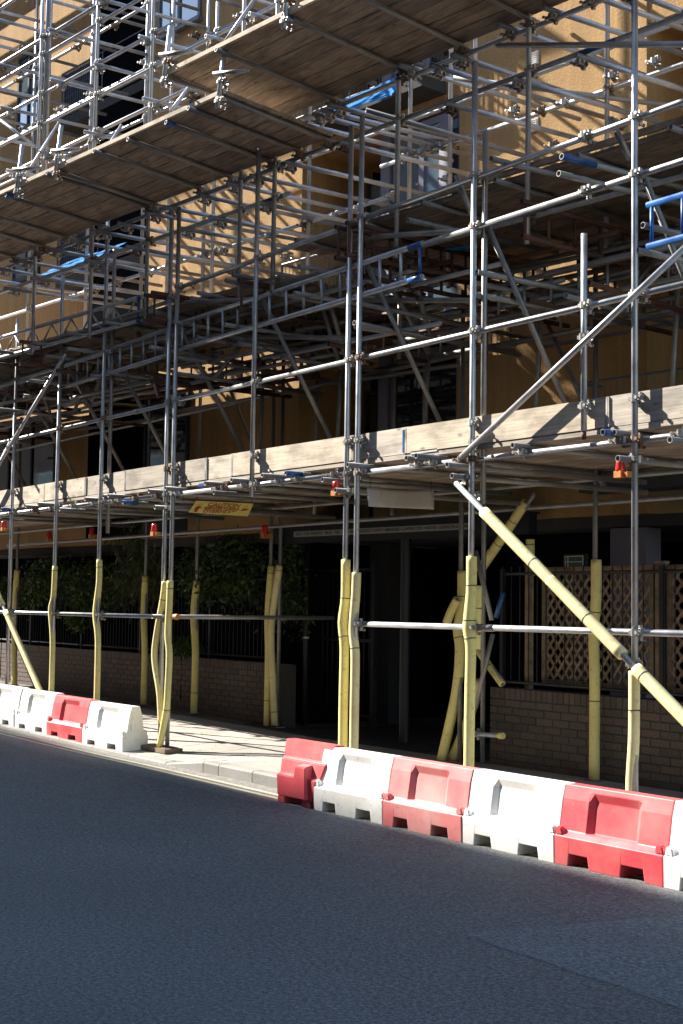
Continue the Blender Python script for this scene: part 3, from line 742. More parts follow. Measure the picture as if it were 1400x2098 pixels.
# inner handrail behind the walkway
tube('guard_rail', (-24, 9.62, 3.42), (-4, 9.52, 3.42), G, 'grey_metal'); box('inner_toe_board', (-24, -4, 9.56, 9.598, 3.0, 3.2), 'tile_shadow', G)
# deck boards and toe boards
yb = 7.555
for r in range(9):
    x = -26.3; zt = 2.985
    while x < -4:
        L = 3.9
        L = (3.9, 2.6, 3.3)[r % 3] if x < -26 else 3.9
        x1_ = min(x + L - .006, -4); y0_, y1_ = yb + r * 0.225, yb + r * 0.225 + 0.2245
        mesh('deck_board', *boardv([(x + .006, y0_, zt - .038), (x1_, y0_, zt - .038), (x1_, y1_, zt - .038), (x + .006, y1_, zt - .038)], .038 + rng.uniform(-.002, .002)), 'deck_wood', G); x += L
tj = [-26.3, -25, -22.1, -20.6, -17.35, -16.05, -15.0, -13.05, -12.55, -10.37, -9.62, -7.18, -4.0]
for i, (a, b) in enumerate(zip(tj[:-1], tj[1:])):
    dy = 0.0 if i % 2 else 0.012; lap = 0.06 if i % 2 else 0.0
    zt = 3.222 + rng.uniform(-.008, .008)
    za, zb_ = zt, zt + rng.uniform(-.008, .008)
    y0 = yb - 0.010 - dy
    vv = [Vector(q) for q in ((a - lap, y0 - .03, 2.99), (b + lap, y0 - .03, 2.99), (b + lap, y0 + .005, 2.99), (a - lap, y0 + .005, 2.99), (a - lap, y0 - .03, za), (b + lap, y0 - .03, zb_), (b + lap, y0 + .005, zb_), (a - lap, y0 + .005, za))]
    o = mesh('toe_board', vv, BOXF, 'toe_wood', G)
    for e_, sg_ in ((a - lap, 1), (b + lap, -1)):
        xa, xb = sorted((e_ + sg_ * .012, e_ + sg_ * .04)); box('end_band', (xa, xb, y0 - .0315, y0 - .0302, 2.992, min(za, zb_) - .004), 'coupler_steel', o)
    if i in (9, 10): box('end_paint', ((b if i == 9 else a) - .012, (b if i == 9 else a) + .012, y0 - .034, y0 - .0305, 3.0, 3.2), 'blue_paint', o)
mesh('deck_edge_board', boxv(-26.3, -4, yb - .045, yb - .002, 2.945, 2.984), BOXF, 'toe_wood', G)
for x in [q for q in allx if q > -19]: coupler((x, PY, 3.16), G, ZA, XA)
for x, m_ in ((-9.35, 'blue_paint'), (-9.3, 'banner_white'), (-13.0, 'blue_paint')):
    box('board_clip', (x - .22, x + .14, yb - .052, yb - .046, 2.925 if m_ == 'blue_paint' else 2.975, 2.955 if m_ == 'blue_paint' else 3.0), m_, G)
tube('standard', (-7.38, PY, 2.91), (-7.38, PY, 2.968), G, 'rust', 0.019)

# ---------------- ladder beams
def ladder(label, p, q, dz, mat='galvanised', step=0.30, group='ladder beams bridging the gantry', ends=None):
    p, q = Vector(p), Vector(q); t = thing('ladder_beam', label, 'beam', (p + q) / 2 - Vector((0, 0, dz)))
    D = Vector((0, 0, dz))
    tube('chord', p, q, t, mat); tube('chord', p - D, q - D, t, mat)
    n_ = int((q - p).length / step); d = (q - p) / n_
    for i in range(n_ + 1):
        c = p + d * min(max(i, 0.12), n_ - 0.12)
        m_ = 'blue_paint' if ends == 'blue' and i == n_ else mat
        mesh('rung', *rodv(c - D, c, 0.0145, 8), m_, t, True)
    if ends == 'blue':
        band(p, q, 0.955, 0.999, t); band(p - D, q - D, 0.955, 0.999, t)
    return t
ladder('long galvanised ladder beam with blue end above the mid toe boards', (-13.70, YF + .005, 4.79), (-9.38, YF + .005, 4.81), 0.295, ends='blue')
ladder('short galvanised ladder beam left of the twin front posts', (-16.7, YF + .005, 4.735), (-13.98, YF + .005, 4.765), 0.295)
ladder('blue painted ladder beam end at the right frame edge', (-6.78, YF - .02, 4.545), (-4.2, YF - .02, 4.545), 0.30, 'blue_paint')
wh = ('nearer', 'farther')
for i, x in enumerate((-10.33, -10.50)): ladder('rusty ladder beam pointing inwards at the central twin posts, the %s one' % ('right hand', 'left hand')[i], (x, 7.36, 5.17), (x, 9.9, 5.17), 0.29, 'rust')
for i, x in enumerate((-13.87, -14.04)): ladder('rusty ladder beam pointing inwards at the left twin posts, the %s one' % ('right hand', 'left hand')[i], (x, 7.22, 5.13), (x, 9.9, 5.13), 0.29, 'rust')
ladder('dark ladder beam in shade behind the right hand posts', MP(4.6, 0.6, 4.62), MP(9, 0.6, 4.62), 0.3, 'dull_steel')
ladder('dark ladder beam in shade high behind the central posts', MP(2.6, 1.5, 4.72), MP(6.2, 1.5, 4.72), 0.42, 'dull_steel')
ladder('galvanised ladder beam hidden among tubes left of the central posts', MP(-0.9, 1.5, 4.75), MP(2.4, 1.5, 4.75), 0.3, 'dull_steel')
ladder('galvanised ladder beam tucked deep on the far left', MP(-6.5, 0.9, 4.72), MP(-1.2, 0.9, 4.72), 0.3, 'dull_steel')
for i, s in enumerate((-2.6, 2.1, 4.05, 6.0)):
    ladder(('brown ladder beam running inwards on the far left bay', 'brown ladder beam running inwards behind the hanging post', 'brown ladder beam running inwards right of the central posts', 'brown ladder beam running inwards near the right post')[i], MP(s, -0.3, 5.0), MP(s, 2.4, 5.0), 0.29, 'rust')
# lattice beam with zigzag web and blue end
lt = thing('lattice_beam', 'galvanised lattice beam with zigzag web and blue end on the left', 'beam', MP(-2.5, 0, 4.9))
for z in (5.26, 4.98): tube('chord', MP(-6.5, 0.03, z), MP(-0.25, 0.03, z), lt)
band(MP(-6.5, 0.03, 5.26), MP(-0.25, 0.03, 5.26), 0.985, 0.9995, lt); band(MP(-6.5, 0.03, 4.98), MP(-0.25, 0.03, 4.98), 0.985, 0.9995, lt)
k = 0; s = -6.4
while s < -0.6:
    mesh('web', *rodv(MP(s, .03, 5.0 if k % 2 else 5.24), MP(s + .25, .03, 5.24 if k % 2 else 5.0), 0.012, 6), 'galvanised', lt, True); s += .25; k += 1
mesh('rung', *rodv(MP(-.32, .03, 5.0), MP(-.32, .03, 5.24), 0.02, 8), 'blue_paint', lt, True)

# ---------------- main scaffold against the facade
K = thing('main_scaffold', 'tall galvanised tube scaffold rising in front of the ochre facade', 'scaffold', MP(0, 0.7, 5.0))
m0 = [(5.80, 4.72, 11), (4.18, 4.9, 11), (2.31, 4.9, 10.5), (1.72, 4.9, 11), (-0.08, 4.9, 12.5), (-1.34, 4.9, 12.5), (-2.78, 4.9, 12.5), (-4.15, 4.9, 13.8), (-5.5, 4.9, 13.8), (7.4, 4.9, 11)]
m0 = [(s + .07, a, b) for s, a, b in m0]
for s, a, b in m0: tube('standard', MP(s - .03, -.05, a), MP(s, -.05, b), K, 'galvanised')
for s, a, b in ((-2.70, 6.6, 12.5), (-2.62, 6.9, 12.5), (-1.42, 7.0, 12.4), (-.16, 6.6, 12.4)): tube('standard', MP(s, .01, a), MP(s + .01, .01, b), K)
m1 = [5.58, 3.88, 3.53, 2.92, 1.22, -0.70, -0.90, -1.72, -2.35, -3.81, -5.53, 7.2]
for s in m1: tube('standard', MP(s - .02, 1.35, 4.95), MP(s + .02, 1.35, 12.4), K)
def mled(s0, s1, o, z, mat='galvanised', cps=True, name='ledger'):
    tube(name, MP(s0, o, z), MP(s1, o, z), K, mat)
    if cps:
        for s in ([q[0] for q in m0] if o < 0.7 else m1):
            if s0 - .05 < s < s1 + .05: coupler(MP(s - .01, o - .05, z), K, ZA, U)
mled(2.45, 9, 0, 6.60); mled(2.35, 9, 0, 6.22); mled(-7, 2.45, 0, 6.20); mled(-7, 2.55, 0, 5.88)
mled(2.4, 9, 1.4, 6.50); mled(-7, 2.6, 1.4, 6.13); mled(-2, 9, 1.4, 6.9, cps=False); mled(2.3, 9, 0, 4.96, 'dull_steel'); mled(2.2, 9, 1.4, 5.03, 'dull_steel'); mled(-7, 2.4, 1.4, 4.85, 'dull_steel')
for z in (7.50, 7.96, 8.37, 8.90, 9.14, 9.95, 10.4): mled(-8, 2.6 if z < 8 else 0.4, 0, z)
for z in (8.30, 9.0, 9.9): mled(-8, 3.0 if z < 8.5 else 0, 1.4, z)
for z in (8.6, 9.05): mled(2.4, 9, 1.4, z); 

band(MP(2.35, 0, 6.22), MP(9, 0, 6.22), 0.60, 0.66, K); band(MP(-7, 0, 5.88), MP(2.55, 0, 5.88), 0.955, 0.99, K)
def mtr(s, z, o0=-0.12, o1=2.35, mat='galvanised', skew=0.0):
    p, q = MP(s, o0, z), MP(s, o0, z) + YA * (o1 - o0) + U * skew + Vector((0, 0, rng.uniform(-.03, .03)))
    tube('transom', p, q, K, mat)
    if o0 > -0.4: coupler(MP(s, 0, z - 0.05), K, U, ZA, 0.2)
    coupler(MP(s, 1.4, z - 0.05), K, U, ZA, 0.2)
for s in (2.75, 3.05, 3.2, 3.36, 4.39, 4.75, 5.05, 5.62, 6.1, 6.5, 6.9): mtr(s, 6.55 + rng.choice([0, 0, 0.1]), rng.uniform(-.2, -.1), rng.uniform(1.9, 2.45))
for s in (3.45, 4.9, 5.7, 6.4, 2.6): mtr(s, 6.17, -0.1, rng.uniform(2.0, 2.4))
for s in (0.45, 1.1, 1.66, 2.05, -0.5, -1.0, -1.6, -2.2, -3.0, -3.6, -4.3, 0.1): mtr(s, 6.15, rng.uniform(-.2, -.1), rng.uniform(1.8, 2.4))
for s in (0.8, 1.4, -0.3, -1.2, -2.5, -3.3, 2.2): mtr(s, 5.83, rng.uniform(-.2, -.1), rng.uniform(1.8, 2.4))
for z in (7.45, 8.32, 9.09, 9.9, 10.35):
    s = -7.2 + rng.uniform(0, .4)
    while s < 0.8: mtr(s, z + rng.choice([0, .05]), rng.uniform(-.25, -.1), rng.uniform(1.7, 2.4)); s += rng.uniform(.8, 1.5)
for s in (1.2, 2.0): mtr(s, 7.91, -0.15, 2.2)
for z in (8.55, 9.0, 9.85):
    for s in (1.4, 3.1, 4.6): mtr(s + rng.uniform(-.3, .3), z, -.2, 2.3)
# odd tubes crossing the right hand bay
tube('tie', MP(5.55, -.12, 6.5), onY(1460, 90, 7.6), K, 'galvanised')
tube('tie', MP(4.55, .35, 6.62), MP(6.1, 1.9, 6.30), K, 'dull_steel'); tube('tie', MP(3.6, .1, 6.5), MP(4.6, 2.3, 6.1), K, 'dull_steel')
for p, q in (((935, 360), (968, 440)), ((1252, 242), (1290, 325))): tube('brace', onY(*p, PY + .1), onY(*q, PY + .14), K, 'dull_steel')
for px, py in ((1006, 325), (1151, 320), (1145, 355)): a_ = onY(px, py, 7.35); tube('transom', a_, a_ + Vector((0, 2.4, 0.02)), K, 'dull_steel')
band(onY(1151, 320, 7.35), onY(1151, 320, 7.35) + Vector((0, 2.4, .02)), 0, .15, K)
for px, py in ((460, 665), (405, 600), (462, 575), (477, 563), (612, 545), (603, 600), (835, 450)): a_ = onY(px, py, 7.36); tube('transom', a_, a_ + Vector((0, rng.uniform(1.4, 2.3), 0.0)), K, 'dull_steel')
# boarded lower lift, above the gantry beams
for a, b, z, n_ in ((2.5, 9, 5.36, 10), (-13.2, 2.45, 5.06, 10)):
    for r in range(n_):
        s = a - (r % 2) * 1.1
        while s < b:
            e_ = min(s + 3.9, b); st_ = max(s, a)
            if e_ - st_ > .2: o0_, o1_ = 0.02 + r * .233, 0.02 + r * .233 + .2325; mesh('deck_board', *boardv([MP(st_ + .006, o0_, z - .038), MP(e_ - .006, o0_, z - .038), MP(e_ - .006, o1_, z - .038), MP(st_ + .006, o1_, z - .038)], .038 + rng.uniform(-.003, .003)), 'deck_wood', K)
            s += 3.9
for r in range(4):
    o0_, o1_ = 2.352 + r * .233, 2.352 + r * .233 + .2325; mesh('deck_board', *boardv([MP(-13.2, o0_, 5.02), MP(-4.3, o0_, 5.02), MP(-4.3, o1_, 5.02), MP(-13.2, o1_, 5.02)], .038), 'deck_wood', K)
mbox('toe_board', (3.9, 9, -0.03, 0.008, 5.37, 5.42), 'deck_wood', K)
for s in [-7 + .9 * i for i in range(18)]:
    z = 5.29 if s > 2.5 else 4.99
    tube('transom', MP(s, -.2, z), MP(s, 2.3, z), K, 'dull_steel')
# thicket of needles, bearers and ties between the beams
for o_ in (0.3, 0.62, 0.95, 1.25, 1.7, 2.05):
    for zz in (4.62, 4.33, 4.86):
        s = -6.5 + rng.uniform(0, 2)
        while s < 8.5:
            e_ = s + rng.uniform(1.2, 3.6)
            if rng.random() < .72:
                z_ = zz + rng.uniform(-.1, .1); tube('bearer', MP(s, o_, z_), MP(e_, o_ + rng.uniform(-.1, .1), z_ + rng.uniform(-.03, .03)), K, rng.choice(['dull_steel', 'dull_steel', 'galvanised', 'rust']))
            s = e_ + rng.uniform(.1, 1.2)
s = -6.4
while s < 8.4:
    zz = rng.choice([4.25, 4.42, 4.56, 4.78]); tube('needle', MP(s, rng.uniform(-.35, .2), zz), MP(s + rng.uniform(-.1, .1), rng.uniform(1.4, 2.4), zz + rng.uniform(-.04, .04)), K, rng.choice(['dull_steel', 'rust', 'dull_steel']))
    if rng.random() < .6: tube('hanger', MP(s + .1, rng.choice([.3, .62, .95, 1.4]), 4.2), MP(s + .1, rng.choice([.3, .62, .95, 1.4]), 4.95), K, 'dull_steel')
    if rng.random() < .6: coupler(MP(s, rng.choice([.3, .62, .95]), zz), K, U, ZA, .5)
    s += rng.uniform(.28, .5)
# next boarded lift, higher up on the left
for r in range(14):
    for c0, c1 in ((-21.2, -17.3), (-17.3, -13.4), (-13.4, -9.5), (-9.5, -5.6), (-5.6, -3.2)):
        o0_, o1_ = 0.05 + r * .228, 0.05 + r * .228 + .226
        if r > 9 and (c1 > -5 or r in (10, 12)): continue  # unseen boards; some inner rows left out to let sun streaks through
        mesh('deck_board', *boardv([MP(c0 + .005, o0_, 13.6), MP(c1 - .005, o0_, 13.6), MP(c1 - .005, o1_, 13.6), MP(c0 + .005, o1_, 13.6)], .038), 'deck_wood', K)
# loose tubes stacked on the lower lift
for i in range(7): tube('stacked_tube', MP(5.0 + .1 * i, .2 + .06 * i, 5.39), MP(8.5, .2 + .06 * i, 5.39), K, 'dull_steel')
for i in range(6): tube('stacked_tube', MP(-6, .15 + .06 * i, 5.09), MP(-2.2 + .2 * i, .15 + .06 * i, 5.09), K, 'dull_steel')

# ---------------- protection fans
def fan(label, s0, s1, zb, transoms, stubs, n_rows=6, joints=(), W=0.205):
    t = thing('protection_fan', label, 'scaffold fan', MP((s0 + s1) / 2, -0.6, zb))
    sl = 0.125
    def FP(s, d, h=0.0): return MP(s, 0, zb) + YA * (-d) + Vector((0, 0, sl * d + h))     # d: distance out from the scaffold
    cuts = [s0] + [j for j in joints if s0 < j < s1] + [s1]
    for r in range(n_rows):
        d0, d1 = 0.02 + r * W, 0.02 + r * W + W - 0.0008
        for c0, c1 in zip(cuts[:-1], cuts[1:]):
            o_ = 0.15 * ((r * 7) % 3 - 1) if c1 != s1 else 0
            dz = rng.uniform(-.002, .003)
            q = [FP(c0 + .003, d1, .03 + dz), FP(c1 - .003, d1, .03 + dz), FP(c1 - .003, d0, .03 + dz), FP(c0 + .003, d0, .03 + dz)]
            mesh('deck_board', *boardv(q, .038), 'deck_wood', t)
    dE = 0.02 + n_rows * W
    q = [FP(s0, dE + .002, .032), FP(s1, dE + .002, .032), FP(s1, dE + .034, .032), FP(s0, dE + .034, .032)]
    mesh('edge_board', q + [p + Vector((0, 0, .042)) for p in q], [f_[::-1] for f_ in BOXF], 'toe_wood', t)
    for i, s in enumerate(transoms):
        e = rng.uniform(.02, .09)
        o_ = tube('transom', FP(s, -0.1), FP(s, dE + e), t, 'dull_steel')
        if i % 5 == 2: band(FP(s, -0.1), FP(s, dE + e), 0.93, 0.999, t)
        coupler(FP(s, 0.0, -.04), t, U, ZA, .4)
    for s in stubs:
        p = FP(s, dE + .07, -.12); q_ = p + Vector((0.03, 0.05, 0.62)); tube('guard_post', p, q_, t); 
        coupler(p + (q_ - p) * .12, t, q_ - p, U); coupler(p + (q_ - p) * .42, t, q_ - p, U)
        tube('clamp_stub', FP(s - .06, dE + .08, .22), FP(s + .3, dE - .05, .20), t, 'coupler_steel')
    return t
fan('high boarded protection fan jutting over the street at the top', 2.38, 9.0, 6.66, [2.42, 3.28, 4.30, 5.06, 5.85, 6.7, 7.5], [2.40, 4.30, 6.2], joints=(6.1,), W=0.217)
fan('lower boarded protection fan jutting over the street on the left', -4.6, 3.25, 6.26, [3.2, 2.75, 2.28, 1.58, 1.0, 0.12, -0.02, -1.1, -1.9, -2.5, -3.3, -4.2, -5], [3.22, 0.15, -0.75, -3.0], joints=(-.2,))
# stays holding the fans up
for (p, q) in (((30, 395), (122, 250)), ((350, 228), (403, 158)), ((455, 95), (535, -20)), ((0, 245), (80, 305)), ((160, 398), (250, 255))):
    tube('stay', MP(0, 0, 0) * 0 + (lambda c: c)(onY(p[0], p[1], 6.9)), onY(q[0], q[1], 7.3), K, 'galvanised', 0.020)
#PART4

# ================================================================== FOAM SLEEVES
def polyv(pts, rad, n=12):
    P = [Vector(p) for p in pts]
    # resample smoothly (Catmull-Rom)
    Q = []; rr = []
    for i in range(len(P) - 1):
        p0, p1, p2, p3 = P[max(i - 1, 0)], P[i], P[i + 1], P[min(i + 2, len(P) - 1)]
        for k in range(5):
            t = k / 5; t2, t3 = t * t, t ** 3
            Q.append(0.5 * ((2 * p1) + (p2 - p0) * t + (2 * p0 - 5 * p1 + 4 * p2 - p3) * t2 + (3 * p1 - p0 - 3 * p2 + p3) * t3))
            rr.append(rad[i] + (rad[i + 1] - rad[i]) * t)
    Q.append(P[-1]); rr.append(rad[-1])
    vs = []; fs = []; m = len(Q)
    u0, _ = frame(Q[1] - Q[0])
    for i, c in enumerate(Q):
        d = (Q[min(i + 1, m - 1)] - Q[max(i - 1, 0)]).normalized(); u = (u0 - d * u0.dot(d)).normalized(); u0 = u; v = d.cross(u)
        for k in range(n):
            t = 2 * math.pi * k / n; vs.append(c + u * (rr[i] * math.cos(t)) + v * (rr[i] * math.sin(t)))
    for i in range(m - 1): fs += [(i * n + k, i * n + (k + 1) % n, (i + 1) * n + (k + 1) % n, (i + 1) * n + k) for k in range(n)]
    # flat annular ends
    for base, inner, flip in ((0, 0.45, 1), ((m - 1) * n, 0.45, 0)):
        c = Q[0] if base == 0 else Q[-1]; s = len(vs)
        for k in range(n): vs.append(c + (vs[base + k] - c) * inner)
        for k in range(n):
            f_ = (base + k, base + (k + 1) % n, s + (k + 1) % n, s + k); fs.append(f_[::-1] if flip else f_)
    return vs, fs, Q, rr
def foam(label, pts, bands=(), r=0.040, mat='foam', bulge=None, cat='foam sleeve', open_seam=False):
    rad = [r * (bulge or {}).get(i, 1.0) for i in range(len(pts))]
    vs, fs, Q, rr = polyv(pts, rad)
    t = thing('foam_sleeve', label, cat, Q[-1], 'yellow foam sleeves wrapped round the scaffold tubes')
    mesh('sleeve', vs, fs, mat, t, True)
    for b in bands:
        i = min(int(b * (len(Q) - 1)), len(Q) - 2); d = (Q[i + 1] - Q[i]).normalized()
        v_, f_ = tubev(Q[i] - d * .004, Q[i] + d * .004, rr[i] + .0015, 12, .003); mesh('tie', v_, f_, 'black_tape', t, True)
    return t
def py(pts, y): return [onY(a, b, y) for a, b in pts]
foam('yellow foam sleeve on the left one of the central twin posts', py([(709, 1147), (708, 1225), (703, 1275), (706, 1330), (704, 1430), (702, 1598)], PY), (.2, .55), .043, bulge={2: 1.1})
foam('paler yellow foam sleeve on the right one of the central twin posts', py([(731, 1173), (729, 1220), (724, 1290), (728, 1340), (727, 1420), (724, 1600)], PY), (.58,), .042, 'pale_foam')
foam('yellow foam sleeve bulging at the rail on the front post by the passage', py([(967, 1140), (966, 1215), (962, 1283), (965, 1330), (963, 1430), (960, 1650)], PY), (.18, .36, .52), .044, bulge={2: 1.28})
foam('yellow foam sleeve under the long raker on the rightmost front post', py([(1300, 1375), (1300, 1440), (1299, 1520), (1294, 1610), (1296, 1700)], PY), (.3,), .041, 'pale_foam')
foam('yellow foam sleeve standing in front of the trellis', py([(1222, 1147), (1222, 1225), (1217, 1300), (1219, 1400), (1218, 1598)], 9.36), (.36, .8), .050)
foam('bowed yellow foam sleeve slipping off the left twin posts', py([(338, 1192), (334, 1228), (321, 1300), (317, 1352), (327, 1420), (330, 1482)], PY - .02), (.2,), .036, 'pale_foam')
foam('long yellow foam sleeve kicking out at the foot of the left twin posts', py([(349, 1190), (347, 1240), (344, 1300), (347, 1345), (343, 1430), (340, 1462), (327, 1530)], PY - .06), (.08, .8), .037)
foam('yellow foam sleeve on the front post behind the far left red barrier', py([(204, 1147), (203, 1195), (197, 1258), (201, 1320), (197, 1480)], PY), (.12,), .036, bulge={2: 1.2})
foam('yellow foam sleeve on the front post behind the far left white barriers', py([(113, 1160), (110, 1220), (105, 1252), (108, 1320), (104, 1460)], PY), (.08,), .035, bulge={2: 1.15})
foam('golden foam sleeve on the leftmost post against the sunlit bricks', py([(35, 1168), (31, 1230), (29, 1290), (30, 1408)], 9.60), (), .05)
foam('yellow foam sleeve half hidden by bamboo leaves at the back', py([(298, 1180), (295, 1260), (297, 1340), (294, 1443)], 9.70), (.1,), .048)
foam('yellow foam sleeve on the rear post between bush and brick wall', py([(404, 1190), (398, 1260), (401, 1340), (397, 1461)], 9.70), (.93,), .05, bulge={1: 1.12})
foam('left one of the twin rear foam sleeves at the wall end', py([(557, 1160), (550, 1262), (551, 1340), (548, 1487)], 9.68), (.1, .93), .05)
foam('right one of the twin rear foam sleeves, peeling away from its post', py([(573, 1158), (563, 1230), (556, 1300), (560, 1400), (563, 1487)], 9.68), (.06, .92), .045, 'pale_foam')
rk0, rk1 = onY(935, 990, PY - .06), onY(1470, 1541, PY - .06)
def rk(px): 
    t = (px - 935) / (1470 - 935); return rk0 + (rk1 - rk0) * (t * (rk0 - EYE).length / ((rk0 - EYE).length * t + (rk1 - EYE).length * (1 - t)))
foam('long pale foam sleeve along the upper part of the right raker', [rk(994), rk(1070), rk(1132), rk(1137), rk(1210), rk(1282)], (.30, .80), .046, 'pale_foam', bulge={2: .96, 3: .96})
foam('pale foam sleeve along the lower part of the right raker', [rk(1309), rk(1360), rk(1440)], (.2,), .046, 'pale_foam')
lk0, lk1 = onY(-60, 1090, PY - .06), onY(85, 1422, PY - .06)
foam('pale foam sleeve on the raker at the left frame edge', [lk0, lk0.lerp(lk1, .25), lk0.lerp(lk1, .48)], (.9,), .04, 'pale_foam')
foam('pale foam sleeve low on the left raker above the barriers', [lk0.lerp(lk1, .52), lk0.lerp(lk1, .75), lk0.lerp(lk1, 1.02)], (.1,), .038, 'pale_foam')
foam('leaning yellow foam sleeve left of the front post by the passage', py([(948, 1170), (947, 1235), (940, 1290), (943, 1335), (935, 1420), (905, 1557)], 9.21), (.16, .5), .052, bulge={2: 1.1})
foam('short yellow foam sleeve crossing the leaning one near the ground', py([(986, 1395), (960, 1475), (926, 1556)], 9.33), (), .05)
foam('yellow foam sleeve sloping down behind the post towards the wall', py([(978, 1330), (1004, 1366), (1030, 1402)], 9.4), (.5,), .038)
foam('olive shaded foam sleeve sloping up under the walkway deck', py([(1078, 1028), (1032, 1098), (984, 1168)], 9.6), (.3, .65), .05)
foam('stubby yellow foam offcut hooked over the guard rail coupler', py([(916, 1276), (925, 1252), (938, 1228)], 9.1), (), .045)
foam('slim olive foam sleeve on the rear post above the trellis', py([(1087, 1105), (1087, 1140), (1087, 1180)], 9.75), (.2,), .045)
foam('small yellow foam cuff behind the front post by the passage', py([(979, 1200), (978, 1260), (976, 1330)], 8.2), (.4,), .04)
# the tubes those sleeves sit on
tube('brace', *py([(975, 1130), (1008, 1270)], 9.0), G, 'dull_steel'); tube('brace', *py([(1010, 1300), (975, 1450)], 9.0), G, 'dull_steel'); tube('brace', *py([(1031, 1215), (1017, 1265)], 9.1), G, 'blue_paint')
p_ = py([(960, 1503), (1030, 1508)], 9.2); tube('stub', p_[0], p_[1], G, 'galvanised'); coupler(p_[0].lerp(p_[1], .2), G, ZA, XA)
mesh('end_cap', *rodv(p_[1] - (p_[1] - p_[0]).normalized() * .05, p_[1] + (p_[1] - p_[0]).normalized() * .012, .031, 12), 'foam', G)
tube('brace', *py([(1095, 1012), (984, 1168)], 9.6), G, 'dull_steel')
for px, py_ in ((361, 1264), (581, 1266)):
    c = onY(px, py_, 7.4 if px < 400 else 9.6); mesh('end_cap', *rodv(c - XA * .03, c + XA * .04, .032, 12), 'lamp_body', G)
tube('brace', *py([(1032, 1398), (978, 1330)], 9.4), G, 'dull_steel')

# ================================================================== LAMPS, SIGNS, TARPAULINS
def lamp(label, x, y, z, k=1.0):
    t = thing('warning_lamp', label, 'lamp', (x, y, z), 'red and orange lamps clipped to the posts')
    b = MB(); b.box(x - .072 * k, x + .012 * k, y - .042 * k, y + .042 * k, z, z + .06 * k); b.build('body', 'lamp_body', t)
    b = MB(); b.box(x + .0121 * k, x + .07 * k, y - .02 * k, y + .02 * k, z + .012, z + .042 * k); b.box(x + .07 * k, x + .08 * k, y - .03 * k, y + .05 * k, z + .002, z + .052 * k); b.build('bracket', 'lamp_body', t)
    cx = x - .03 * k; v_ = []; f_ = []
    prof = [(.046, .0601), (.046, .072), (.040, .13), (.036, .165), (.015, .172)]
    n_ = 12
    for r_, h in prof:
        for i in range(n_): a = 2 * math.pi * i / n_; v_.append((cx + r_ * k * math.cos(a), y + r_ * k * math.sin(a), z + h * k))
    for j in range(len(prof) - 1): f_ += [(j * n_ + i, j * n_ + (i + 1) % n_, (j + 1) * n_ + (i + 1) % n_, (j + 1) * n_ + i) for i in range(n_)]
    f_ += [tuple(range(n_ - 1, -1, -1)), tuple(range((len(prof) - 1) * n_, len(prof) * n_))]
    mesh('lens', v_, f_, 'lamp_red', t, True); return t
for lb, px, py_, y in (('red warning lamp on the rightmost front post', 1291, 979, PY), ('red warning lamp on the central twin posts', 703, 1016, PY), ('red warning lamp on the left twin posts', 328, 1098, PY), ('red warning lamp on the far left front post', 17, 1088, PY)):
    p = onY(px, py_, y); lamp(lb, p.x - .02, p.y - .05, p.z, .8)
for lb, px, py_ in (('orange lamp in shade on the rear post by the caution sign', 551, 1103), ('orange lamp in shade behind the third post from the left', 195, 1103), ('orange lamp in shade behind the second post from the left', 107, 1110)):
    p = onY(px, py_, 9.6); lamp(lb, p.x, p.y - .04, p.z)
# caution sign hung across the walkway end, bottom swung back
A_, B_ = onX(402, 1026, -13.66), onX(520, 1032, -13.66); C_, D_ = onX(508, 1058, -13.81), onX(386, 1050, -13.81)
sg = thing('caution_sign', 'yellow caution sign with red lettering hung under the walkway', 'sign', (C_ + D_) / 2)
nrm = (B_ - A_).cross(D_ - A_).normalized(); nrm = nrm if nrm.x > 0 else -nrm
vv = [A_, B_, C_, D_]; mesh('board', [p - nrm * .004 for p in vv] + [p for p in vv], [(0, 1, 2, 3), (7, 6, 5, 4), (0, 4, 5, 1), (1, 5, 6, 2), (2, 6, 7, 3), (3, 7, 4, 0)], 'sign_yellow', sg)
xd = (B_ - A_).normalized(); yd = (A_ - D_); H_ = yd.length; yd = yd.normalized(); cen = (A_ + B_ + C_ + D_) / 4 + nrm * .002
sc_ = (B_ - A_).length
def st(body, size, dy, sx): text_mesh('lettering', body, size, 'sign_red', sg, cen + yd * (dy * H_), xd, yd, 'CENTER', .0006, sx, bold=.0012)
st('CAUTION', .085, .27, 1.1); st('OPERATIVES WORKING', .044, -.02, .98); st('OVERHEAD', .070, -.30, 1.2)
def quad(c, w_, h_, name, mat, par):
    a, b = xd * w_ / 2, yd * h_ / 2; mesh(name, [c - a - b + nrm * .0004, c + a - b + nrm * .0004, c + a + b + nrm * .0004, c - a + b + nrm * .0004], [(0, 1, 2, 3)], mat, par)
quad(cen + yd * (.11 * H_), .36, .004, 'rule', 'sign_red', sg); quad(cen - yd * (.14 * H_), .44, .004, 'rule', 'sign_red', sg)
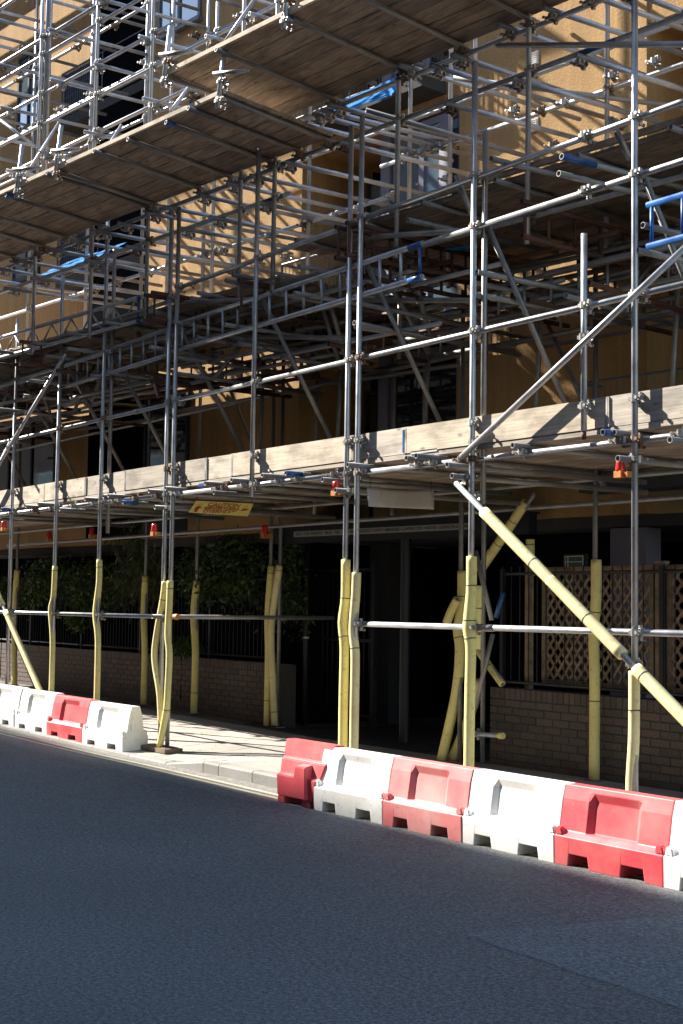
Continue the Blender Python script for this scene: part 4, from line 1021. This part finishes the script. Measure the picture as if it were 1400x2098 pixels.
for sx_, in ((-.40,), (.40,)):          # red workman pictograms at both ends: torso, head ring, raised arms, hammer
    c = cen + xd * (sx_ * sc_); g_ = MB()
    def poly(pts): k_ = len(g_.v); g_.v += [c + xd * a + yd * b + nrm * .0005 for a, b in pts]; g_.f.append(tuple(range(k_, k_ + len(pts))))
    poly([(-.028, -.075), (.012, -.075), (.016, -.02), (.02, .012), (-.02, .012), (-.026, -.02)])
    poly([(-.045, -.02), (-.03, -.028), (-.022, .01), (-.03, .016)]); poly([(.014, .0), (.036, -.02), (.042, -.012), (.022, .014)])
    for k_ in range(10):
        a0, a1 = 2 * math.pi * k_ / 10, 2 * math.pi * (k_ + 1) / 10
        poly([(.022 * math.cos(a0), .04 + .026 * math.sin(a0)), (.022 * math.cos(a1), .04 + .026 * math.sin(a1)), (.018 * math.cos(a1), .04 + .022 * math.sin(a1)), (.018 * math.cos(a0), .04 + .022 * math.sin(a0))])
    if sx_ > 0: poly([(.03, -.03), (.055, -.03), (.055, .01), (.03, .01)])
    g_.build('pictogram', 'sign_red', sg)
for p in (A_ + xd * .02 - yd * .02, B_ - xd * .02 - yd * .02): mesh('tie', *rodv(p + nrm * .002, p + Vector((0, 0, .1)), .003, 6), 'black_tape', sg)
# blank banner hung from the next cross rail, slightly sagging
bn = thing('blank_banner', 'blank off white banner hung under the walkway by the central posts', 'banner', (-10.2, 8.0, 2.56))
P4 = [onX(752, 998, -10.18), onX(888, 1003, -10.18), onX(754, 1038, -10.16), onX(889, 1044, -10.16)]
v_ = []; f_ = []
for j in range(7):
    for i in range(17):
        a, b = i / 16, j / 6; p = (P4[0] * (1 - a) + P4[1] * a) * (1 - b) + (P4[2] * (1 - a) + P4[3] * a) * b
        v_.append(p + Vector((.008 * math.sin(a * 7 + b * 2), 0, -.02 * math.sin(a * math.pi) * (1 - b))))
for j in range(6):
    for i in range(16): q = j * 17 + i; f_.append((q, q + 1, q + 18, q + 17))
o = mesh('cloth', v_, f_, 'banner_white', bn, True); md = o.modifiers.new('thick', 'SOLIDIFY'); md.thickness = .003
for p in (P4[0] + Vector((.01, .03, -.015)), P4[1] + Vector((.01, -.03, -.015))): mesh('tie', *rodv(p, p + Vector((0, 0, .09)), .003, 6), 'black_tape', bn)
def tarp(label, pts, amp):
    t = thing('tarpaulin', label, 'tarpaulin', sum(pts, Vector()) / 4)
    v_ = []; f_ = []; n_ = 22; r_ = random.Random(len(label))
    for j in range(n_):
        for i in range(n_):
            a, b = i / (n_ - 1), j / (n_ - 1); p = (pts[0] * (1 - a) + pts[1] * a) * (1 - b) + (pts[3] * (1 - a) + pts[2] * a) * b
            h = amp * (math.sin(a * 11 + b * 5) + .7 * math.sin(b * 17 - a * 9) + .5 * math.sin(a * 23 + 2 * b))
            v_.append(p + Vector((h * .3, h, h * .8 + r_.uniform(-.006, .006))))
    for j in range(n_ - 1):
        for i in range(n_ - 1): q = j * n_ + i; f_.append((q, q + 1, q + n_ + 1, q + n_))
    o = mesh('sheet', v_, f_, 'tarp_blue', t, False); md = o.modifiers.new('thick', 'SOLIDIFY'); md.thickness = .003
tarp('bright blue tarpaulin bundled under the high fan', [MP(1.75, .9, 7.02), MP(3.15, .9, 7.0), MP(3.1, 1.1, 7.28), MP(1.9, 1.1, 7.25)], .02)
tarp('bright blue tarpaulin spread on the scaffold at the left under the lower fan', [MP(-4.3, .75, 6.28), MP(-2.75, .75, 6.25), MP(-2.7, 1.3, 6.6), MP(-4.2, 1.3, 6.62)], .022)
tarp('scrap of blue sheeting caught on the lower boarded lift', [MP(4.5, .3, 4.98), MP(4.75, .3, 4.97), MP(4.75, .5, 5.0), MP(4.5, .5, 5.02)], .008)

# ================================================================== BARRIERS
def barrier_mesh(mat, L=0.925):
    D, T = 0.32, 0.10
    h1, hs, ht = 0.185, 0.215, 0.51
    st_ = []      # (x, slot, recess)
    def S_(x, slot, rec): st_.append((x, slot, rec))
    S_(0, 0, 0); S_(.12, 0, 0); S_(.135, 1, 0); S_(.235, 1, 0); S_(.275, 1, 1); S_(.295, 1, 1); S_(.31, 0, 1); S_(.575, 0, 1); S_(.59, 1, 1); S_(.64, 1, 1); S_(.685, 1, 0); S_(.765, 1, 0); S_(.78, 0, 0); S_(L, 0, 0)
    vs, fs = [], []
    def prof(slot, rec):
        zb = .08 if slot else 0.0; k = .032 if rec else 0.0
        half = [(-D / 2 + .004, zb), (-D / 2, h1), (-D / 2 + .045 , hs), (-D / 2 + .052 + k, hs + .006), (-T / 2 - .026 + k * .95, ht - .09), (-T / 2 - .010 , ht - .035), (-T / 2, ht)]
        return half + [(-y, z) for y, z in half[::-1]]
    K_ = 14
    for x, s_, r_ in st_: vs += [(x, y, z) for y, z in prof(s_, r_)]
    m = len(st_)
    for i in range(m - 1):
        for k in range(K_): fs.append((i * K_ + k, i * K_ + (k + 1) % K_, (i + 1) * K_ + (k + 1) % K_, (i + 1) * K_ + k))
    fs.append(tuple(range(K_))); fs.append(tuple(range((m - 1) * K_, m * K_))[::-1])
    me = bpy.data.meshes.new('barrier_body'); me.from_pydata(vs, [], fs); me.materials.append(M[mat]); me.update()
    bm = bmesh.new(); bm.from_mesh(me); bmesh.ops.recalc_face_normals(bm, faces=bm.faces)
    es = [e for e in bm.edges if e.is_manifold and e.calc_face_angle(0) > .35]
    bmesh.ops.bevel(bm, geom=es, offset=.005, segments=2, profile=.6, affect='EDGES', clamp_overlap=True)
    bm.to_mesh(me); bm.free()
    return me
def lug_mesh(mat):
    vs = boxv(-.035, .035, -.03, .03, 0, .055); vs[4].x += .012; vs[7].x += .012; vs[5].x -= .012; vs[6].x -= .012; vs[6].y -= .02; vs[7].y -= .02
    me = bpy.data.meshes.new('lug'); me.from_pydata([tuple(v) for v in vs], [], BOXF); me.materials.append(M[mat])
    bm = bmesh.new(); bm.from_mesh(me); bmesh.ops.bevel(bm, geom=bm.edges[:], offset=.008, segments=2, affect='EDGES'); bm.to_mesh(me); bm.free(); return me
BM = {m: (barrier_mesh(m), lug_mesh(m)) for m in ('white_plastic', 'red_plastic', 'faded_red_plastic')}
def barrier(label, x, y, mat, group, rot=0.0, z=None, end_holes=False, L=.925):
    """x, y: the left end of its centre line."""
    z = zroad(x + .45, y) + .001 if z is None else z
    t = thing('road_barrier', label, 'barrier', (x, y, z), group); t.rotation_euler.z = rot
    if group == GL: t.scale.x = 1.1
    def child(name, me, loc, par=t):
        o = bpy.data.objects.new(name, me); COL.objects.link(o); o.parent = par; o.location = loc; return o
    child('body', BM[mat][0], (0, 0, 0))
    for lx, ly in ((.035, -.125), (L - .035, -.125), (.035, .125), (L - .035, .125)): 
        o = child('lug', BM[mat][1], (lx, ly, .19)); o.rotation_euler.z = 0 if ly < 0 else math.pi
    if end_holes:
        vs_, f_ = rodv((L - .004, 0, .40), (L + .006, 0, .40), .042, 16); me = bpy.data.meshes.new('end_socket'); me.from_pydata([tuple(v) for v in vs_], [], f_); me.materials.append(M['white_plastic']); child('end_socket', me, (0, 0, 0))
        me = bpy.data.meshes.new('end_rib'); me.from_pydata([tuple(v) for v in boxv(L - .004, L + .014, -.06, .06, .25, .31)], [], BOXF); me.materials.append(M['white_plastic']); child('end_rib', me, (0, 0, 0))
    return t
GR = 'water filled barriers right of the crossing'; GL = 'water filled barriers left of the crossing'
yc = 6.56 + .16
for x0, mt, lb in ((-9.56, 'white_plastic', 'white road barrier next to the odd red end barrier'),
                   (-8.62, 'faded_red_plastic', 'sun faded pinkish red road barrier between two white ones'),
                   (-7.69, 'white_plastic', 'white road barrier between the faded red and the bright red one'),
                   (-6.765, 'red_plastic', 'bright red road barrier second from the right edge'),
                   (-5.83, 'white_plastic', 'white road barrier cut off by the right edge'),
                   (-4.90, 'red_plastic', 'red road barrier beyond the right edge')):
    if x0 > -5: continue
    barrier(lb, x0, yc, mt, GR, rng.uniform(-.008, .008))
yl = 7.12 + .16
barrier('white road barrier at the end by the crossing, its end face showing', -15.13, yl - .02, 'white_plastic', GL, .012, end_holes=True)
barrier('red road barrier between white ones on the left', -16.16, yl - .01, 'red_plastic', GL, -.01)
barrier('white road barrier just left of the left red one', -17.19, yl, 'white_plastic', GL, .01)
barrier('white road barrier cut off by the left edge', -18.21, yl - .01, 'white_plastic', GL, 0)
barrier('red road barrier sliver at the far left edge', -19.23, yl, 'red_plastic', GL, .0)
# the odd red end barrier: stepped panel with a buttress
t = thing('road_barrier', 'red road barrier with stepped face and buttress at the crossing end', 'barrier', (-10.3, 6.72, zroad(-10, 6.7)), GR)
def stepped(name, prof, x0, x1, x0t, x1t, mat, par):
    """Loft: profile points (y, z) between two ends that flare towards the top."""
    v_ = []; H = max(z for y, z in prof); k_ = len(prof)
    for side in (0, 1):
        for y, z in prof:
            f0 = z / H; x = (x0 + (x0t - x0) * f0) if side == 0 else (x1 + (x1t - x1) * f0); v_.append(Vector((x, 6.72 + y, z + zroad(-10, 6.7))))
    f_ = [(i, (i + 1) % k_, k_ + (i + 1) % k_, k_ + i) for i in range(k_)] + [tuple(range(k_)), tuple(range(k_, 2 * k_))[::-1]]
    o = mesh(name, v_, f_, mat, par)
    bm = bmesh.new(); bm.from_mesh(o.data); bmesh.ops.recalc_face_normals(bm, faces=bm.faces)
    bmesh.ops.bevel(bm, geom=[e for e in bm.edges if e.calc_face_angle(0) > .3], offset=.006, segments=2, affect='EDGES', clamp_overlap=True); bm.to_mesh(o.data); bm.free(); return o
stepped('body', [(-.16, .06), (-.16, .235), (-.12, .25), (-.10, .365), (-.075, .38), (-.05, .525), (.05, .525), (.075, .38), (.1, .365), (.12, .25), (.16, .235), (.16, .06)], -10.10, -9.62, -10.15, -9.42, 'red_plastic', t)
stepped('buttress', [(-.20, .07), (-.185, .33), (-.10, .35), (-.1, .07)], -9.86, -9.625, -9.80, -9.66, 'red_plastic', t)
for a, b in ((-10.10, -9.99), (-9.74, -9.63)):
    stepped('foot', [(-.16, 0), (-.16, .0595), (.16, .0595), (.16, 0)], a, b, a, b, 'red_plastic', t)

# ================================================================== PLANTS
def leaves(c, rad, n, size, rg, droop=0.3, slim=0.3):
    v_ = []; f_ = []
    clumps = []
    for _ in range(max(6, n // 90)):
        a, e = rg.uniform(0, 6.283), rg.uniform(-.7, 1.2); k_ = rg.uniform(.35, 1.0)
        clumps.append(Vector((rad[0] * k_ * math.cos(a) * math.cos(e), rad[1] * k_ * math.sin(a) * math.cos(e), rad[2] * k_ * math.sin(e))))
    for i in range(n):
        cl = rg.choice(clumps); p = Vector(c) + cl + Vector((rg.gauss(0, rad[0] * .22), rg.gauss(0, rad[1] * .22), rg.gauss(0, rad[2] * .2)))
        d = Vector((rg.uniform(-1, 1), rg.uniform(-1, 1), rg.uniform(-1, .6) - droop)).normalized(); L = size * rg.uniform(.6, 1.3)
        s = d.cross(Vector((rg.uniform(-1, 1), rg.uniform(-1, 1), rg.uniform(-1, 1)))).normalized() * (L * slim); k_ = len(v_)
        v_ += [p, p + d * L * .5 + s * .5, p + d * L, p + d * L * .5 - s * .5]; f_.append((k_, k_ + 1, k_ + 2, k_ + 3))
    return v_, f_
def bush(name, label, cx, cy, cz, rad, n, size, mat='leaf', slim=.45, droop=.3, seed=1, group='shrubs behind the left railings', ground=0.3):
    rg = random.Random(seed); t = thing(name, label, 'shrub', (cx, cy, ground), group)
    v_, f_ = leaves((cx, cy, cz), rad, n, size, rg, droop, slim); mesh('foliage', v_, f_, mat, t)
    for i in range(3):
        a = rg.uniform(0, 6.28); tip = Vector((cx + rad[0] * .6 * math.cos(a), cy + rad[1] * .5 * math.sin(a), cz + rad[2] * rg.uniform(.0, .6)))
        pts = [Vector((cx + .08 * math.cos(a), cy + .05 * math.sin(a), ground)), Vector((cx, cy, (cz + ground) / 2)).lerp(tip, .4), tip]
        vs_, fs_, _, _ = polyv(pts, [.009, .007, .003], 6); mesh('stem', vs_, fs_, 'undercroft', t, True)
def bpx(px, py_, y): return onY(px, py_, y)
for i, (nm, lb, px, py_, y, rad, n, sz, mt, slim, dr) in enumerate((
    ('shrub', 'dark leafy shrub spilling over the railings behind the caution sign', 465, 1185, 10.05, (1.05, .35, .6), 6500, .085, 'leaf', .4, .4),
    ('bamboo', 'feathery bamboo clump drooping behind the left twin posts', 300, 1165, 10.05, (.95, .35, .75), 4200, .16, 'bamboo_leaf', .13, .6),
    ('shrub', 'dense dark shrub over the railings near the third post', 185, 1215, 10.1, (.95, .3, .5), 4200, .08, 'leaf', .45, .4),
    ('shrub', 'shrub with sunlit leaves against the left railings', 95, 1200, 10.05, (.9, .3, .5), 3400, .08, 'leaf', .5, .3),
    ('shrub', 'bright green leafy plant at the left frame edge', 4, 1215, 9.75, (.45, .25, .35), 1800, .07, 'leaf', .55, .2),
    ('fern', 'small fern hanging over the brick wall near the rear post', 378, 1325, 9.92, (.38, .22, .22), 1500, .07, 'leaf', .22, .5),
    ('shrub', 'dark shrub under the railings near the second post', 165, 1270, 9.95, (.3, .2, .22), 900, .07, 'leaf', .4, .5),
    ('creeper', 'dark creeper trailing beside the passage gate', 600, 1190, 10.1, (.35, .2, .75), 2200, .06, 'leaf', .5, .5))):
    c = bpx(px, py_, y); bush(nm, lb, c.x, c.y, c.z, rad, n, sz, mt, slim, dr, i + 3)
# litter: a few fallen leaves and grit on the pavement
rg = random.Random(9); mb = MB()
for i in range(260):
    x, y = rg.uniform(-20, -9), rg.choice([rg.uniform(7.2, 9.4), rg.uniform(9.1, 9.6)]); z = zpav(x, y) + .004; a = rg.uniform(0, 6.28); L = rg.uniform(.008, .022)
    if x > -12 and y < 7.2: continue
    d = Vector((math.cos(a), math.sin(a), 0)) * L; s = Vector((-d.y, d.x, 0)) * .4; k_ = len(mb.v); p = Vector((x, y, z))
    mb.v += [p - d, p + s + Vector((0, 0, .004)), p + d, p - s + Vector((0, 0, .002))]; mb.f.append((k_, k_ + 1, k_ + 2, k_ + 3))
o = mb.build('fallen_leaves', 'sole_wood'); tag(o, 'scattered dry leaves and grit on the pavement slabs', 'litter', kind='stuff')
